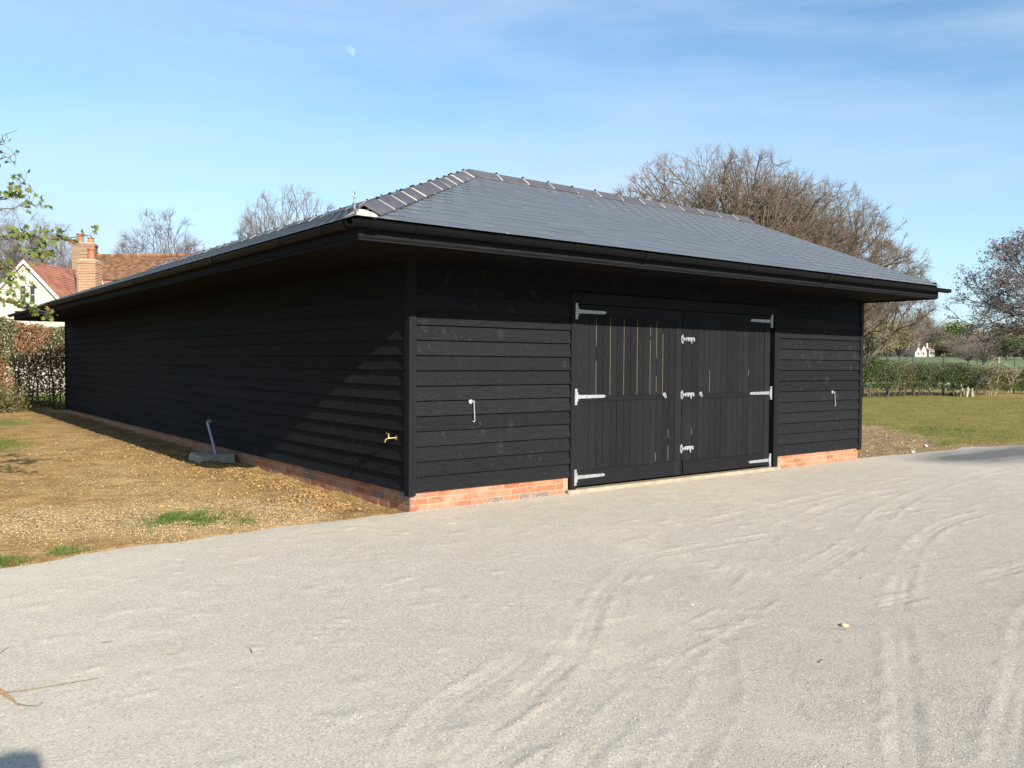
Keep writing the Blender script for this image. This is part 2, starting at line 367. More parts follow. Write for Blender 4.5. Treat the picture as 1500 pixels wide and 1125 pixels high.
def smooth_line(P, n=14):
    P = [Vector((*p, 0)) for p in P]; out = []
    for i in range(len(P)-1):
        a, b, c, d = P[max(i-1, 0)], P[i], P[i+1], P[min(i+2, len(P)-1)]
        for k in range(n):
            t = k/n; out.append(.5*((2*b)+(c-a)*t+(2*a-5*b+4*c-d)*t*t+(3*b-a-3*c+d)*t**3))
    out.append(P[-1]); return np.array([(p.x, p.y) for p in out])
TRS = [(smooth_line(p, 5), w) for p, w in TR]
def track_fields(x, y):
    h = np.zeros(x.shape); d_ = np.zeros(x.shape)
    for q, (P, w) in enumerate(TRS):
        best = np.full(x.shape, 9.); sgn = np.zeros(x.shape)
        for i in range(len(P)-1):
            a, b = P[i], P[i+1]; ab = b-a; L = ab@ab
            t = np.clip(((x-a[0])*ab[0]+(y-a[1])*ab[1])/L, 0, 1)
            dx = x-a[0]-t*ab[0]; dy = y-a[1]-t*ab[1]; dd = np.hypot(dx, dy); m = dd < best
            best = np.where(m, dd, best); sgn = np.where(m, np.sign(ab[0]*dy-ab[1]*dx), sgn)
        brk = np.clip((fbm(x, y, .9, 3, 40+q)-.34)*5, 0, 1)
        s = best*sgn
        inside = np.exp(-(best/(w*(.8+.5*fbm(x, y, .5, 3, 90+q))))**2)
        lugs = np.clip(1-np.abs((s+.006*fbm(x, y, .4, 2, 33)) * 15 % 1-.5)/.16, 0, 1)*inside*.0055*np.clip((fbm(x, y, .25, 3, 77+q)-.36)*5, 0, 1)
        ridge = np.exp(-((best-w*1.12)/.028)**2)*.009*np.clip((fbm(x, y, .12, 2, 70+q)-.3)*3, 0, 1)
        h += brk*(-inside*.0014-lugs*.8+ridge*.55); d_ = np.maximum(d_, inside*brk*(.0+.26*fbm(x, y, .3, 3, 60+q)))
    return h, d_
_c = {}
def tf(x, y):
    k = (x.shape, float(x.flat[0]), float(y.flat[0]))
    if k not in _c:
        m = (y < -1.2) & (y > -8) & (x > -4) & (x < 14.5); H = np.zeros(x.shape); D = np.zeros(x.shape)
        H[m], D[m] = track_fields(x[m], y[m]); _c[k] = (H, D)
    return _c[k]
def zgravel(x, y):
    z = (fbm(x, y, 2.5, 3, 1)-.5)*.02 + (fbm(x, y, .25, 4, 2, .6)-.5)*.009 + tf(x, y)[0]
    blot = np.clip(fbm(x, y, .16, 3, 21)-.66, 0, 1)*.05*np.clip((y+5.5)/2, 0, 1)
    z = z+blot*.6
    e = yard_edge(x)
    z = z*np.clip((e-y)/.3, 0.15, 1)+.012
    z = z-np.clip((y-e+.02)/.06, 0, 1)*.07
    r = np.maximum(np.maximum(-x-20, x-40), -y-20)
    return z-np.clip(r/3, 0, 1)*.2
def dust(x, y):
    g = np.exp(-np.clip(-y-.1, 0, 9)/1.0)*np.clip(1.25-np.abs(x-2.5)/9, 0, 1)
    d = g*(.25+.9*fbm(x, y, .8, 5, 5)) + np.clip(fbm(x, y, .7, 4, 8, .6)-.6, 0, 1)*1.8
    left = np.clip((-2.4-x)/1.5, 0, 1)*.35*(.3+fbm(x, y, .9, 4, 6))
    return np.clip(np.maximum(d+left, tf(x, y)[1]), 0, .95)
def coarse(x, y): return np.clip(np.clip((-y-2.0)/3.5, 0, 1)*np.clip((x+3.6)/3, .1, 1)*(.45+.9*fbm(x, y, 1.1, 5, 18)), 0, 1)
def dark_strip(x, y):  # darker grey strip across the yard, right of the barn
    d = y+.85+.08*(x-10); return np.clip(np.exp(-(d/.7)**2)*np.clip((x-8.9)/1.6, 0, 1)*(.75+1.1*fbm(x*.45, y*2, .5, 4, 17)), 0, 1)
xs = np.concatenate([np.arange(-40, -5.6, .5), np.arange(-5.6, -3.6, .03), np.arange(-3.6, 3, .019), np.arange(3, 6, .03), np.arange(6, 15, .06), np.arange(15, 42, .5)])
ys = np.concatenate([np.arange(-24, -6.9, .5), np.arange(-6.9, -2.8, .016), np.arange(-2.8, .33, .028)])
grid('gravel_yard', xs, ys, zgravel, M['gravel'], 'structure', {'dust': dust, 'dark_strip': dark_strip, 'coarse': coarse}, keep=lambda x, y: y < np.interp(x, YX, YY)+.25)

GP = [(-2.05, .82, .36, .36), (-3.95, -.1, .30, .26), (-2.75, 9.9, .5, 1.1), (-2.15, 15.4, .7, 1.3), (-3.25, .0, .13, .13), (-1.65, .38, .12, .1), (-3.3, 13, .8, 2.2)]
def greenf(x, y):
    g = np.zeros(x.shape)
    for (a, b, rx, ry) in GP: g = np.maximum(g, np.exp(-(((x-a)/rx)**2+((y-b)/ry)**2)*1.3))
    return g
def zsoil(x, y):
    ramp = np.clip((y-.1)/3.0, 0, 1)*.03+np.clip((y-5)/12, 0, 1)*.06
    wall = np.exp(-((x+.42)/.16)**2)*.055*np.clip((y-.5)/.6, 0, 1)*np.clip(fbm(x, y, .22, 4, 14, .65)*2-.45, 0, 1.5)*np.clip((9-y)/3, .3, 1)
    trench = -np.exp(-((x+.12)/.13)**2)*.05*np.clip((5-y)/1.5, 0, 1)
    z = .012+ramp+wall+trench+(fbm(x, y, .5, 5, 11, .6)-.45)*.055+(fbm(x, y, .09, 4, 12, .65)-.5)*.03
    e = yard_edge(x)
    z = z-np.clip((e-y)/.12, 0, 1)*.09
    rr_ = np.maximum(-x-8, y-24)
    return z-np.clip(rr_/2, 0, 1)*.3
def chipsf(x, y):
    band = np.exp(-((y-(.75+.35*np.clip(-x-1, 0, 3)))/.85)**2)*np.clip((-x-.5)/1, 0, 1)
    return np.clip(.12+band*1.1+.5*np.clip(fbm(x, y, 1.1, 4, 16)-.5, 0, 1)*2+.35*np.exp(-((x+1.6)/.8)**2)*np.clip(1-y/14, 0, 1), 0, 1)
xs = np.concatenate([np.arange(-12, -5, .25), np.arange(-5, .031, .03)]); ys = np.concatenate([np.arange(-1.9, 8, .03), np.arange(8, 26, .07)])
grid('soil', xs, ys, zsoil, M['soil'], 'structure', {'chips': chipsf, 'green': greenf, 'moist': lambda x, y: np.clip(np.exp(-((x+.55)/.42)**2)*.95+np.clip(fbm(x, y, .9, 4, 20)-.58, 0, 1)*3, 0, .9)})

def soilR(x, y):
    # bare soil beside the barn's right end, and along the hedge foot
    a = y-(x-12.9)+(fbm(x, y, 1.3, 4, 31)-.5)*3.4
    s1 = np.clip(a/.8, 0, 1)*np.clip((7.5-y)/1.5, 0, 1)*np.clip((18.5-x)/1.5, 0, 1)
    e = yard_edge(x)+.25
    s2 = np.clip((e+.4-y)/.4, 0, 1)*.7
    d = (x-39.5)*.93+(y-18.0)*.36
    s3 = np.exp(-((d-.6)/1.3)**2)*np.clip(fbm(x, y, .8, 4, 33)*2.2-.45, 0, 1)
    far = np.clip((d-1.2)/1.5, 0, 1)*.25
    return np.clip(np.maximum(np.maximum(s1, s2), np.maximum(s3, far)), 0, 1)
def zlawn(x, y):
    z = (fbm(x, y, 3, 4, 34)-.5)*.06+(fbm(x, y, .3, 4, 35, .6)-.5)*.03+soilR(x, y)*(fbm(x, y, .25, 4, 36, .6)-.5)*.07
    d = (x-39.5)*.93+(y-18.0)*.36
    z = z+np.exp(-((d-.6)/.8)**2)*.12
    e = yard_edge(x); z = z-np.clip((e-y)/.3, 0, 1)*.1
    return z-np.clip(np.maximum(np.maximum(x-58, y-52), -y-18)/4, 0, 1)*.4
xs = np.concatenate([np.arange(8.5, 20, .07), np.arange(20, 64, .25)]); ys = np.concatenate([np.arange(-22, -3, .4), np.arange(-3, 9, .08), np.arange(9, 58, .3)])
grid('lawn', xs, ys, zlawn, M['lawn'], 'structure', {'soil': soilR})

# ------------------------------------------------------------------ scatter helpers
OCT = np.array([[1, 0, 0], [-1, 0, 0], [0, 1, 0], [0, -1, 0], [0, 0, 1], [0, 0, -1]], float)
OCF = np.array([[0, 2, 4], [2, 1, 4], [1, 3, 4], [3, 0, 4], [2, 0, 5], [1, 2, 5], [3, 1, 5], [0, 3, 5]])
def stones(name, P, S, mat, seed=1, flat=.6, kind='stuff', **k):
    g = np.random.default_rng(seed); n = len(P)
    V = OCT[None]*(1+g.uniform(-.5, .45, (n, 6, 1)))
    a = g.uniform(0, 6.28, n); ca, sa = np.cos(a)[:, None], np.sin(a)[:, None]
    X = V[..., 0]*ca-V[..., 1]*sa; Y = V[..., 0]*sa+V[..., 1]*ca
    e = g.uniform(.7, 1.4, (n, 1)); V = np.stack([X*e, Y, V[..., 2]*flat], -1)*S[:, None, None]+P[:, None, :]
    Fc = OCF[None]+6*np.arange(n)[:, None, None]
    return link(name, mesh(name, V.reshape(-1, 3), Fc.reshape(-1, 3)), mat, kind=kind, **k)
def blades(name, P, h, wdt, mat, seed=1, lean=.5, kind='stuff', **k):
    g = np.random.default_rng(seed); n = len(P); a = g.uniform(0, 6.28, n); H = h*g.uniform(.5, 1.3, n)
    d = np.stack([np.cos(a), np.sin(a), np.zeros(n)], 1); L = g.normal(0, lean, (n, 2))
    tip = P+np.stack([L[:, 0]*H, L[:, 1]*H, H], 1); V = np.stack([P-d*wdt/2, P+d*wdt/2, tip], 1).reshape(-1, 3)
    return link(name, mesh(name, V, np.arange(3*n).reshape(-1, 3)), mat, kind=kind, **k)

# loose stones on the gravel yard: dense close to the viewer
n = 30000; d = 2.2+rng.random(n)**1.25*7.5; a = R(37.5)+rng.uniform(-.56, .56, n)
x = CAM.x+np.sin(a)*d; y = CAM.y+np.cos(a)*d; ok = y < yard_edge(x)-.03; x, y = x[ok], y[ok]
keep = rng.random(len(x)) < .25+.75*np.clip(fbm(x, y, .9, 4, 51)*2.4-.7+(x+1)*.09, 0, 1); x, y = x[keep], y[keep]
keep = rng.random(len(x)) > dust(x, y)*1.1; x, y = x[keep], y[keep]
z = zgravel(x, y)
stones('loose_gravel', np.stack([x, y, z], 1), np.minimum(rng.gamma(3, .0008, len(x))+.001, .0055), M['stone_grey'], 2, .7)
# pale flint chips on the soil
n = 80000; x = rng.uniform(-4.9, -.35, n); y = -.3+rng.random(n)**1.6*13; cc = chipsf(x, y); ok = (rng.random(n) < cc*cc*1.1*(.25+1.4*np.clip(fbm(x, y, .5, 4, 19)*2-.5, 0, 1))) & (y > yard_edge(x)+.02)
x, y = x[ok], y[ok]; stones('flint_chips', np.stack([x, y, zsoil(x, y)+.002], 1), np.minimum(rng.gamma(2.6, .0015, len(x))+.0018, .011), M['stone_pale'], 3, .6)
n = 16000; x = rng.uniform(8.8, 18, n); y = rng.uniform(-.2, 6.5, n); ok = (rng.random(n) < .35*soilR(x, y)) & (y > yard_edge(x)); x, y = x[ok], y[ok]
stones('flint_chips', np.stack([x, y, zlawn(x, y)+.003], 1), rng.gamma(2.2, .003, len(x))+.003, M['stone_pale'], 4, .6)
n = 2600; x = rng.uniform(.05, 8.6, n); y = -.008-rng.exponential(.035, n); s_g = np.minimum(rng.gamma(2.2, .0016, n)+.0015, .009)
stones('drifted_grit', np.stack([x, y, zgravel(x, y)+.002], 1), s_g, M['stone_grey'], 12, .7)
n = 900; x = rng.uniform(-4.6, -.2, n); y = yard_edge(x)+rng.normal(0.02, .09, n); stones('edge_grit', np.stack([x, y, np.maximum(zgravel(x, y), zsoil(x, y))+.002], 1), np.minimum(rng.gamma(2.0, .0018, n)+.0015, .010), M['clod'], 13, .7)
# clods of dug earth along the brick plinth
n = 2200; y = .55+rng.random(n)**1.3*8; x = -.42+rng.normal(0, .13, n)-rng.random(n)**3*.8; s = np.minimum(rng.gamma(1.6, .006, n)+.003, .026)
ok = (fbm(x, y, .35, 3, 14) > .42) & (x < -.12); x, y, s = x[ok], y[ok], s[ok]
stones('earth_clods', np.stack([x, y, zsoil(x, y)+s*.3], 1), s, M['clod'], 5, .6)
n = 2500; x = rng.uniform(-4.6, -.3, n); y = rng.uniform(.3, 12, n); s = rng.gamma(1.6, .004, n)+.003
stones('earth_crumbs', np.stack([x, y, zsoil(x, y)+s*.2], 1), s, M['clod'], 6, .7)
# grass tufts on the soil, one object for each patch
for q, (a_, b_, rx, ry) in enumerate(GP):
    n = int(5200*min(rx*ry*6, 1.4)); x = a_+rng.normal(0, rx*.55, n); y = b_+rng.normal(0, ry*.55, n)
    ok = (fbm(x, y, .13, 3, 80+q) > .44) & (y > yard_edge(x)-.03) & (x < -.5); x, y = x[ok], y[ok]
    blades('grass_patch', np.stack([x, y, zsoil(x, y)-.005], 1), .05 if q < 2 else .045, .007, M['grass'], 90+q, .55)
# lawn blades
n = 120000; x = 9+rng.random(n)**1.5*31; y = yard_edge(x)+rng.random(n)*(22)
s = soilR(x, y); dd = (x-39.5)*.93+(y-18.0)*.36; ok = (rng.random(n) > s*1.05) & (dd < 0) & (fbm(x, y, .5, 4, 55) > .4); x, y = x[ok], y[ok]
blades('lawn_grass', np.stack([x, y, zlawn(x, y)-.004], 1), .045, .011, M['lawn_grass'], 56, .6)
n = 9000; x = rng.uniform(9, 17, n); y = rng.uniform(.3, 5.5, n); m_ = fbm(x, y, .9, 4, 58); ok = (m_ > .52) & (soilR(x, y) < .75); x, y = x[ok], y[ok]
blades('rough_grass', np.stack([x, y, zlawn(x, y)-.004], 1), .07, .012, M['grass'], 59, .6)

# ------------------------------------------------------------------ the barn
W_, L_, ZB, ZS, OV, AX = 8.60, 18.51, .215, 2.632, 1.26, 2.31
barn = thing('barn', 'black weatherboarded barn with slate roof, brick plinth and double garage doors', 'barn')
def part(mb, name, mat, smooth=False, bevel=0, parent=None, **k): return mb.obj(name, M[mat], parent or barn, smooth, bevel, **k)
# inner core (L plan) in dark lining
core = MB(); i_ = .045
core.prism([(i_, i_, .02), (W_-.06, i_, .02), (W_-.06, 4.58, .02), (4.58, 4.58, .02), (4.58, L_-.05, .02), (i_, L_-.05, .02)], (0, 0, ZS-.03))
part(core, 'wall', 'dark_core')
RT = 4.25; EZ = 2.80; EY = -1.31                      # ridge and eave of the slate plane
SL = (RT-EZ)/(AX-EY); CA = math.cos(math.atan(SL)); SA = math.sin(math.atan(SL))
VX, VY = W_+.07, L_+.09
part(MB().poly([(VX-.03, -1.2, ZS), (VX-.03, AX, RT-.08), (VX-.03, 5.82, ZS)]).prism([(VX-.06, -1.2, ZS), (VX-.06, AX, RT-.08), (VX-.06, 5.82, ZS)], (.02, 0, 0)), 'gable_wall', 'dark_core')
part(MB().prism([(-1.2, VY-.06, ZS), (AX, VY-.06, RT-.08), (5.82, VY-.06, ZS)], (0, .02, 0)), 'gable_wall', 'dark_core')
# brick plinth : every brick its own piece
mort = MB(); mort.box(-.001, 2.20, -.0015, .10, -.1, ZB-.002); mort.box(6.34, W_+.001, -.0015, .10, -.1, ZB-.002); mort.box(-.0015, .10, .10, L_, -.1, ZB-.002)
mort.box(W_-.10, W_-.004, .1, 4.6, -.1, ZB-.002)
part(mort, 'plinth_mortar', 'brick_mortar')
bs = []
for ln in (.215, .1025):
    m_ = MB().box(0, ln, -.0045, .09, 0, .0645).me('brick', bevel=.0025); m_.materials.append(M['brick']); bs.append(m_)
def put_brick(k, x, y, z, rz):
    o = link('brick', bs[k], parent=barn, loc=(x, y, z)); o.rotation_euler = (random.uniform(-.004, .004), 0, rz); return o
rest = MB()
for x0, x1 in ((.0, 2.2), (6.345, W_)):
    for c in range(3):
        x = x0-(0 if c % 2 else .112); z = ZB-.0745*(c+1)+.008
        while x < x1-.03:
            ln = .215 if x+.215 <= x1+.002 else .1025
            if x < x0: o = put_brick(1, x0, random.uniform(-.0015, .0015), z, 0); x = x0+.1025+.010; continue
            if x+ln <= x1+.01: put_brick(0 if ln > .2 else 1, x, random.uniform(-.0015, .0015), z, 0)
            x += ln+.010
for c in range(3):
    y = .01+(.112 if c % 2 else .0); z = ZB-.0745*(c+1)+.008
    if c % 2: put_brick(1, .0, .112, z, -math.pi/2)
    while y < L_-.2:
        if y < 9.6: put_brick(0, random.uniform(-.0015, .0015), y+.215, z, -math.pi/2)
        else: rest.box(-.0045, .05, y, y+.215, z, z+.0645)
        y += .225
part(rest, 'brick_course', 'brick', kind='stuff')
# feather-edged weatherboards
P_ = .161
def wb_mesh(length, axis):
    m = MB(); t0, t1 = -.043, -.009                    # outer face: bottom proud, top recessed under the next board
    prof = [(t0, 0), (t0+.001, .004), (t1, P_+.016), (-.002, P_+.016), (-.012, 0)]
    if axis == 'x': m.prism([(0, a, b) for a, b in prof], (length, 0, 0))
    else: m.prism([(a, 0, b) for a, b in prof], (0, length, 0))
    return m.me('weatherboard')
def wb(length, axis, mat, loc):
    me_ = wb_mesh(length, axis); me_.materials.append(M[mat])
    o = link('weatherboard', me_, parent=barn, loc=loc)
    o.rotation_euler.x = random.uniform(-.006, .006) if axis == 'x' else 0
    o.rotation_euler.y = random.uniform(-.006, .006) if axis == 'y' else 0
for k in range(15):
    z = ZB+P_*k+random.uniform(-.0015, .0015)
    if z+P_ < 2.45: wb(2.20-.040, 'x', 'board_front', (.040, 0, z)); wb(W_-.03-6.345, 'x', 'board_front', (6.345, 0, z))
    else: wb(W_-.07, 'x', 'board_front', (.040, 0, z))
    y = .048; cuts = sorted([((k*7) % 5)*.9+2.6, ((k*7) % 5)*.9+7.0, ((k*3) % 4)*1.1+11.4]) + [L_-.03]
    for c in cuts: wb(c-y-.003, 'y', 'board_side', (0, y, z)); y = c
part(MB().box(-.047, -.002, -.047, .048, ZB-.035, ZS-.002).box(-.002, .040, -.047, -.002, ZB-.035, ZS-.002), 'corner_post', 'trim', bevel=.002)
part(MB().box(W_-.03, W_+.050, -.047, .075, ZB-.035, ZS-.002), 'corner_post', 'trim', bevel=.002)
part(MB().box(-.046, .07, L_-.03, L_+.046, ZB-.035, ZS-.002), 'corner_post', 'trim')
part(MB().box(W_-.006, W_+.03, .075, 4.6, ZB, ZS), 'end_wall', 'trim')
part(MB().box(.07, 4.6, L_-.006, L_+.03, ZB, ZS), 'end_wall', 'trim')
nl = MB()
for k in range(15):
    z = ZB+P_*k+.042; y = -.0415+.005
    for x in [.075, .60, 1.15, 1.70, 2.16, 6.39, 6.95, 7.5, 8.05, 8.54]:
        x_ = x+random.uniform(-.012, .012); z_ = z+random.uniform(-.008, .008); nl.box(x_-.0028, x_+.0028, -.040, -.030, z_-.0028, z_+.0028)
part(nl, 'nail_heads', 'dull_nail', kind='stuff')
# soffit boards, mitred at the corner
n_s = 8; w_s = (OV-.04)/n_s
for k in range(n_s):
    a = -.05-w_s*k; b = a-w_s+.006; dz = random.uniform(0, .002)
    part(MB().prism([(a, a, ZS+dz), (b, b, ZS+dz), (VX-.03, b, ZS+dz), (VX-.03, a, ZS+dz)], (0, 0, .018)), 'soffit_board', 'soffit')
    part(MB().prism([(b, b, ZS+dz), (a, a, ZS+dz), (a, L_+.05, ZS+dz), (b, L_+.05, ZS+dz)], (0, 0, .018)), 'soffit_board', 'soffit')
f0 = -OV; fb = ZS-.012
part(MB().prism([(f0, f0, fb), (f0+.022, f0+.022, fb), (VX, f0+.022, fb), (VX, f0, fb)], (0, 0, .165)), 'fascia_board', 'eave_wood')
part(MB().prism([(f0, f0, fb), (f0, VY, fb), (f0+.022, VY, fb), (f0+.022, f0+.022, fb)], (0, 0, .165)), 'fascia_board', 'eave_wood')
part(MB().box(VX-.022, VX+.002, f0+.024, .0, fb-.01, ZS+.24), 'fascia_board', 'eave_wood')
part(MB().box(f0+.024, .0, VY-.022, VY+.002, fb-.01, ZS+.24), 'fascia_board', 'eave_wood')
# barge boards up the verges
for s in (0, 1):
    P = [(-1.24, ZS+.06), (AX, RT-.20), (AX, RT-.05), (-1.24, EZ-.03)]
    if s == 0: part(MB().prism([(VX-.024, a, b) for a, b in P], (.024, 0, 0)), 'barge_board', 'eave_wood')
    else: part(MB().prism([(a, VY-.024, b) for a, b in P], (0, .024, 0)), 'barge_board', 'eave_wood')
# under-slate deck and the eave batten (dark strip under the slate edge)
def pz(d): return EZ+(d-EY)*SL                         # height of the slate bed at plan offset d from the wall plane
e0 = EY+.03
deck = MB()
deck.poly([(e0, e0, pz(e0)-.02), (VX-.02, e0, pz(e0)-.02), (VX-.02, AX, RT-.02), (AX, AX, RT-.02)])
deck.poly([(e0, e0, pz(e0)-.02), (AX, AX, RT-.02), (AX, VY-.02, RT-.02), (e0, VY-.02, pz(e0)-.02)])
part(deck, 'roof_deck', 'deck')
part(MB().prism([(e0+.02, e0+.02, pz(e0)-.075), (VX-.03, e0+.02, pz(e0)-.075), (VX-.03, e0+.045, pz(e0)-.075), (e0+.045, e0+.045, pz(e0)-.075)], (0, 0, .06)), 'eave_strip', 'gutter_plastic')
part(MB().prism([(e0+.02, e0+.02, pz(e0)-.075), (e0+.045, e0+.045, pz(e0)-.075), (e0+.045, VY-.03, pz(e0)-.075), (e0+.02, VY-.03, pz(e0)-.075)], (0, 0, .06)), 'eave_strip', 'gutter_plastic')
# inner (courtyard) slopes
part(MB().prism([(AX, AX, RT-.01), (VX-.02, AX, RT-.01), (VX-.02, 5.9, EZ), (5.9, 5.9, EZ)], (0, 0, .02)), 'inner_roof_slope', 'slate_joined')
part(MB().prism([(AX, AX, RT-.01), (5.9, 5.9, EZ), (5.9, VY-.02, EZ), (AX, VY-.02, RT-.01)], (0, 0, .02)), 'inner_roof_slope', 'slate_joined')
# slates
SW, G_ = .252, .205
nc = int(math.ceil((AX-EY)/CA/G_)); dG = G_*CA
sl_me = MB().prism([(0, 0, 0), (SW-.0004, 0, 0), (SW-.0004, (G_*1.9)*CA, G_*1.9*SA-.011), (0, (G_*1.9)*CA, G_*1.9*SA-.011)], (0, 0, .0038)).me('slate'); sl_me.materials.append(M['slate'])
front = []; V = []; Fs = []
def joined(P):
    b = len(V); V.extend(P); V.extend([(p[0], p[1], p[2]+.0038) for p in P]); Fs.extend([[b+i for i in q] for q in BOXF])
for c in range(nc):
    d0 = EY+c*dG; d1 = min(d0+G_*1.9*CA, AX)
    z0 = pz(d0)+.0095; z1 = pz(d1)+.001
    # front slope
    x = EY-.3+(SW/2 if c % 2 else 0)
    while x < VX:
        x0 = x; x1 = min(x+SW-.0004, VX-.005); x += SW
        if x0 >= VX-.06: continue
        if x0 > d1 and x1-x0 > SW-.01 and d1 < AX: front.append((math.hypot((x0-CAM.x), (d0-CAM.y)), x0, d0, z0)); continue
        a, b = max(x0, d0), max(x0, d1)
        if a >= x1-.01: continue
        e1 = min(d1, x1-.006); zz = z0+(z1-z0)*(e1-d0)/(d1-d0)
        if e1 <= d0+.005: continue
        joined([(a, d0, z0), (x1, d0, z0), (x1, e1, zz), (min(max(x0, e1), x1-.004), e1, zz)])
    # long side slope
    y = EY-.3+(SW/2 if c % 2 else 0)
    while y < VY:
        y0 = y; y1 = min(y+SW-.003, VY-.005); y += SW
        a, b = max(y0, d0), max(y0, d1)
        if a >= y1-.01 or y0 > VY-.06: continue
        e1 = min(d1, y1-.006); zz = z0+(z1-z0)*(e1-d0)/(d1-d0)
        if e1 <= d0+.005: continue
        joined([(d0, y1, z0), (d0, a, z0), (e1, min(max(y0, e1), y1-.004), zz), (e1, y1, zz)])
front.sort()
for k, (q, x0, d0, z0) in enumerate(front):
    if k < 290:
        o = link('slate', sl_me, parent=barn, loc=(x0, d0+random.uniform(-.002, .002), z0+random.uniform(-.0005, .0005))); o.rotation_euler = (random.uniform(-.002, .002), random.uniform(-.002, .002), random.uniform(-.003, .003))
    else:
        j = random.uniform(-.0008, .0008); q = random.uniform(-.0003, .0003); d1 = d0+G_*1.9*CA; z1 = pz(d1)+.001
        joined([(x0, d0+j, z0+q), (x0+SW-.003, d0+j, z0-q), (x0+SW-.003, d1, z1), (x0, d1, z1)])
link('slating', mesh('slating', np.array(V), np.array(Fs)), M['slate_joined'], barn, kind='stuff')
# ridge and hip tiles: angular clay with white mortar joints
def cap_mesh(L, u, w1, w2, width, lift, th, mat, name):
    """piece of length L along u, wings down along w1 and w2"""
    m = MB(); u = Vector(u); up_ = Vector((0, 0, 1)); P = []
    for w in (w1, w2):
        w = Vector(w)*width
        a = up_*lift; b = up_*(lift-.050)+w
        m.prism([tuple(a), tuple(b), tuple(b+up_*th), tuple(a+up_*th*1.15)], u*L)
    me_ = m.me(name); me_.materials.append(M[mat]); return me_
def unit(v): return Vector(v).normalized()
def lay(P0, P1, n, w1, w2):
    P0, P1 = Vector(P0), Vector(P1); u = (P1-P0)/n; L = u.length; d = u.normalized()
    tile = cap_mesh(L-.004, d, w1, w2, .158, .060, .016, 'ridge_clay', 'ridge_tile')
    joint = cap_mesh(.017, d, w1, w2, .162, .068, .011, 'mortar_white', 'mortar_joint')
    nib = MB().box(-.016, .016, -.016, .016, .075, .098).me('ridge_clip', bevel=.006); nib.materials.append(M['deck'])
    for k in range(n):
        o = link('ridge_tile', tile, parent=barn, loc=P0+u*k+Vector((0, 0, random.uniform(-.003, .004)))); o.rotation_euler = (random.uniform(-.006, .006), random.uniform(-.006, .006), 0)
        if k:
            q = link('mortar_joint', joint, parent=o, loc=-d*.011); q.scale = (1, 1, 1)
            link('ridge_clip', nib, parent=o, loc=(0, 0, 0))
dn = (0, -CA, -SA); ds = (-CA, 0, -SA)
Rz = Vector((AX, AX, RT))
lay((AX, AX, RT+.006), (VX, AX, RT+.006), 13, dn, (0, CA, -SA))
lay((AX, AX, RT+.006), (AX, VY, RT+.006), 32, ds, (CA, 0, -SA))
hd = unit((1, 1, SL)); nf = unit((0, -SL, 1)); ns = unit((-SL, 0, 1))
wf = hd.cross(nf).normalized(); wf = wf if wf.z < 0 else -wf
wsd = hd.cross(ns).normalized(); wsd = wsd if wsd.z < 0 else -wsd
h0 = EY+.15
lay((h0, h0, pz(h0)+.008), (AX, AX, RT+.008), 12, wf, wsd)
# mortar bed at the hip foot and the galvanised hip iron
part(MB().prism([(EY+.005, EY+.005, EZ+.012), (EY+.21, EY+.02, EZ+.014), (EY+.22, EY+.10, EZ+.045), (EY+.18, EY+.18, EZ+.08), (EY+.06, EY+.06, EZ+.055)], (0, 0, .022)).prism([(EY+.005, EY+.005, EZ+.012), (EY+.06, EY+.06, EZ+.055), (EY+.18, EY+.18, EZ+.08), (EY+.12, EY+.27, EZ+.07), (EY+.02, EY+.24, EZ+.014)], (0, 0, .022)),
     'mortar_bed', 'mortar_cream', label='cream mortar bed closing the foot of the hip')
hi = MB().tube([(EY+.10, EY+.10, EZ+.08), (EY-.01, EY-.01, EZ+.035), (EY-.03, EY-.03, EZ+.06), (EY-.03, EY-.03, EZ+.15)], .008, 6)
hi.tube([(EY-.03, EY-.03, EZ+.14)]+[(EY-.03+.018*math.sin(t)-.01, EY-.03+.018*math.sin(t)-.01, EZ+.168-.022*math.cos(t)) for t in np.linspace(.2, 5.0, 9)], .008, 6)
part(hi, 'hip_iron', 'galv', True, label='galvanised scrolled hip iron standing at the roof corner')
# gutters
def half_pipe(P0, P1, r, mi0=0, mi1=0):                # half-round run with thickness; mi = mitre slant at each end
    P0, P1 = Vector(P0), Vector(P1); u = (P1-P0).normalized(); n = Vector((-u.y, u.x, 0)); m = MB(); k = 9; rings = []
    for p, mi in ((P0, mi0), (P1, mi1)):
        pts = []
        for rr in (r, r-.004):
            th = [math.pi*(1+j/(k-1)) for j in range(k)]
            if rr != r: th = th[::-1]
            for t_ in th: q = n*math.cos(t_)*rr; pts.append(p+q+Vector((0, 0, math.sin(t_)*rr))+u*(mi*math.cos(t_)*rr))
        rings.append(pts)
    b = 0; m.v = [tuple(q) for rg in rings for q in rg]; N = len(rings[0])
    for j in range(N): m.f.append([j, (j+1) % N, N+(j+1) % N, N+j])
    m.f.append(list(range(N))[::-1]); m.f.append([N+j for j in range(N)]); return m
GY, GZ, GR = -OV-.068, ZS+.135, .058
for k in range(3):
    xa = GY+3.45*k if k else GY; xb = min(GY+3.45*(k+1), VX+.16) if k < 2 else VX+.16
    part(half_pipe((xa, GY, GZ), (xb, GY, GZ), GR, 1 if k == 0 else 0, 0), 'gutter', 'gutter_plastic', True)
for k in range(6):
    ya = GY+3.5*k; yb = min(GY+3.5*(k+1), VY+.24)
    if k == 5: yb = VY+.24
    part(half_pipe((GY, yb, GZ), (GY, ya, GZ), GR, 0, 1 if k == 0 else 0), 'gutter', 'gutter_plastic', True)
part(MB().box(VX+.155, VX+.163, GY-GR, GY+GR, GZ-GR*.9, GZ+.004), 'gutter_end', 'gutter_plastic', bevel=.003)
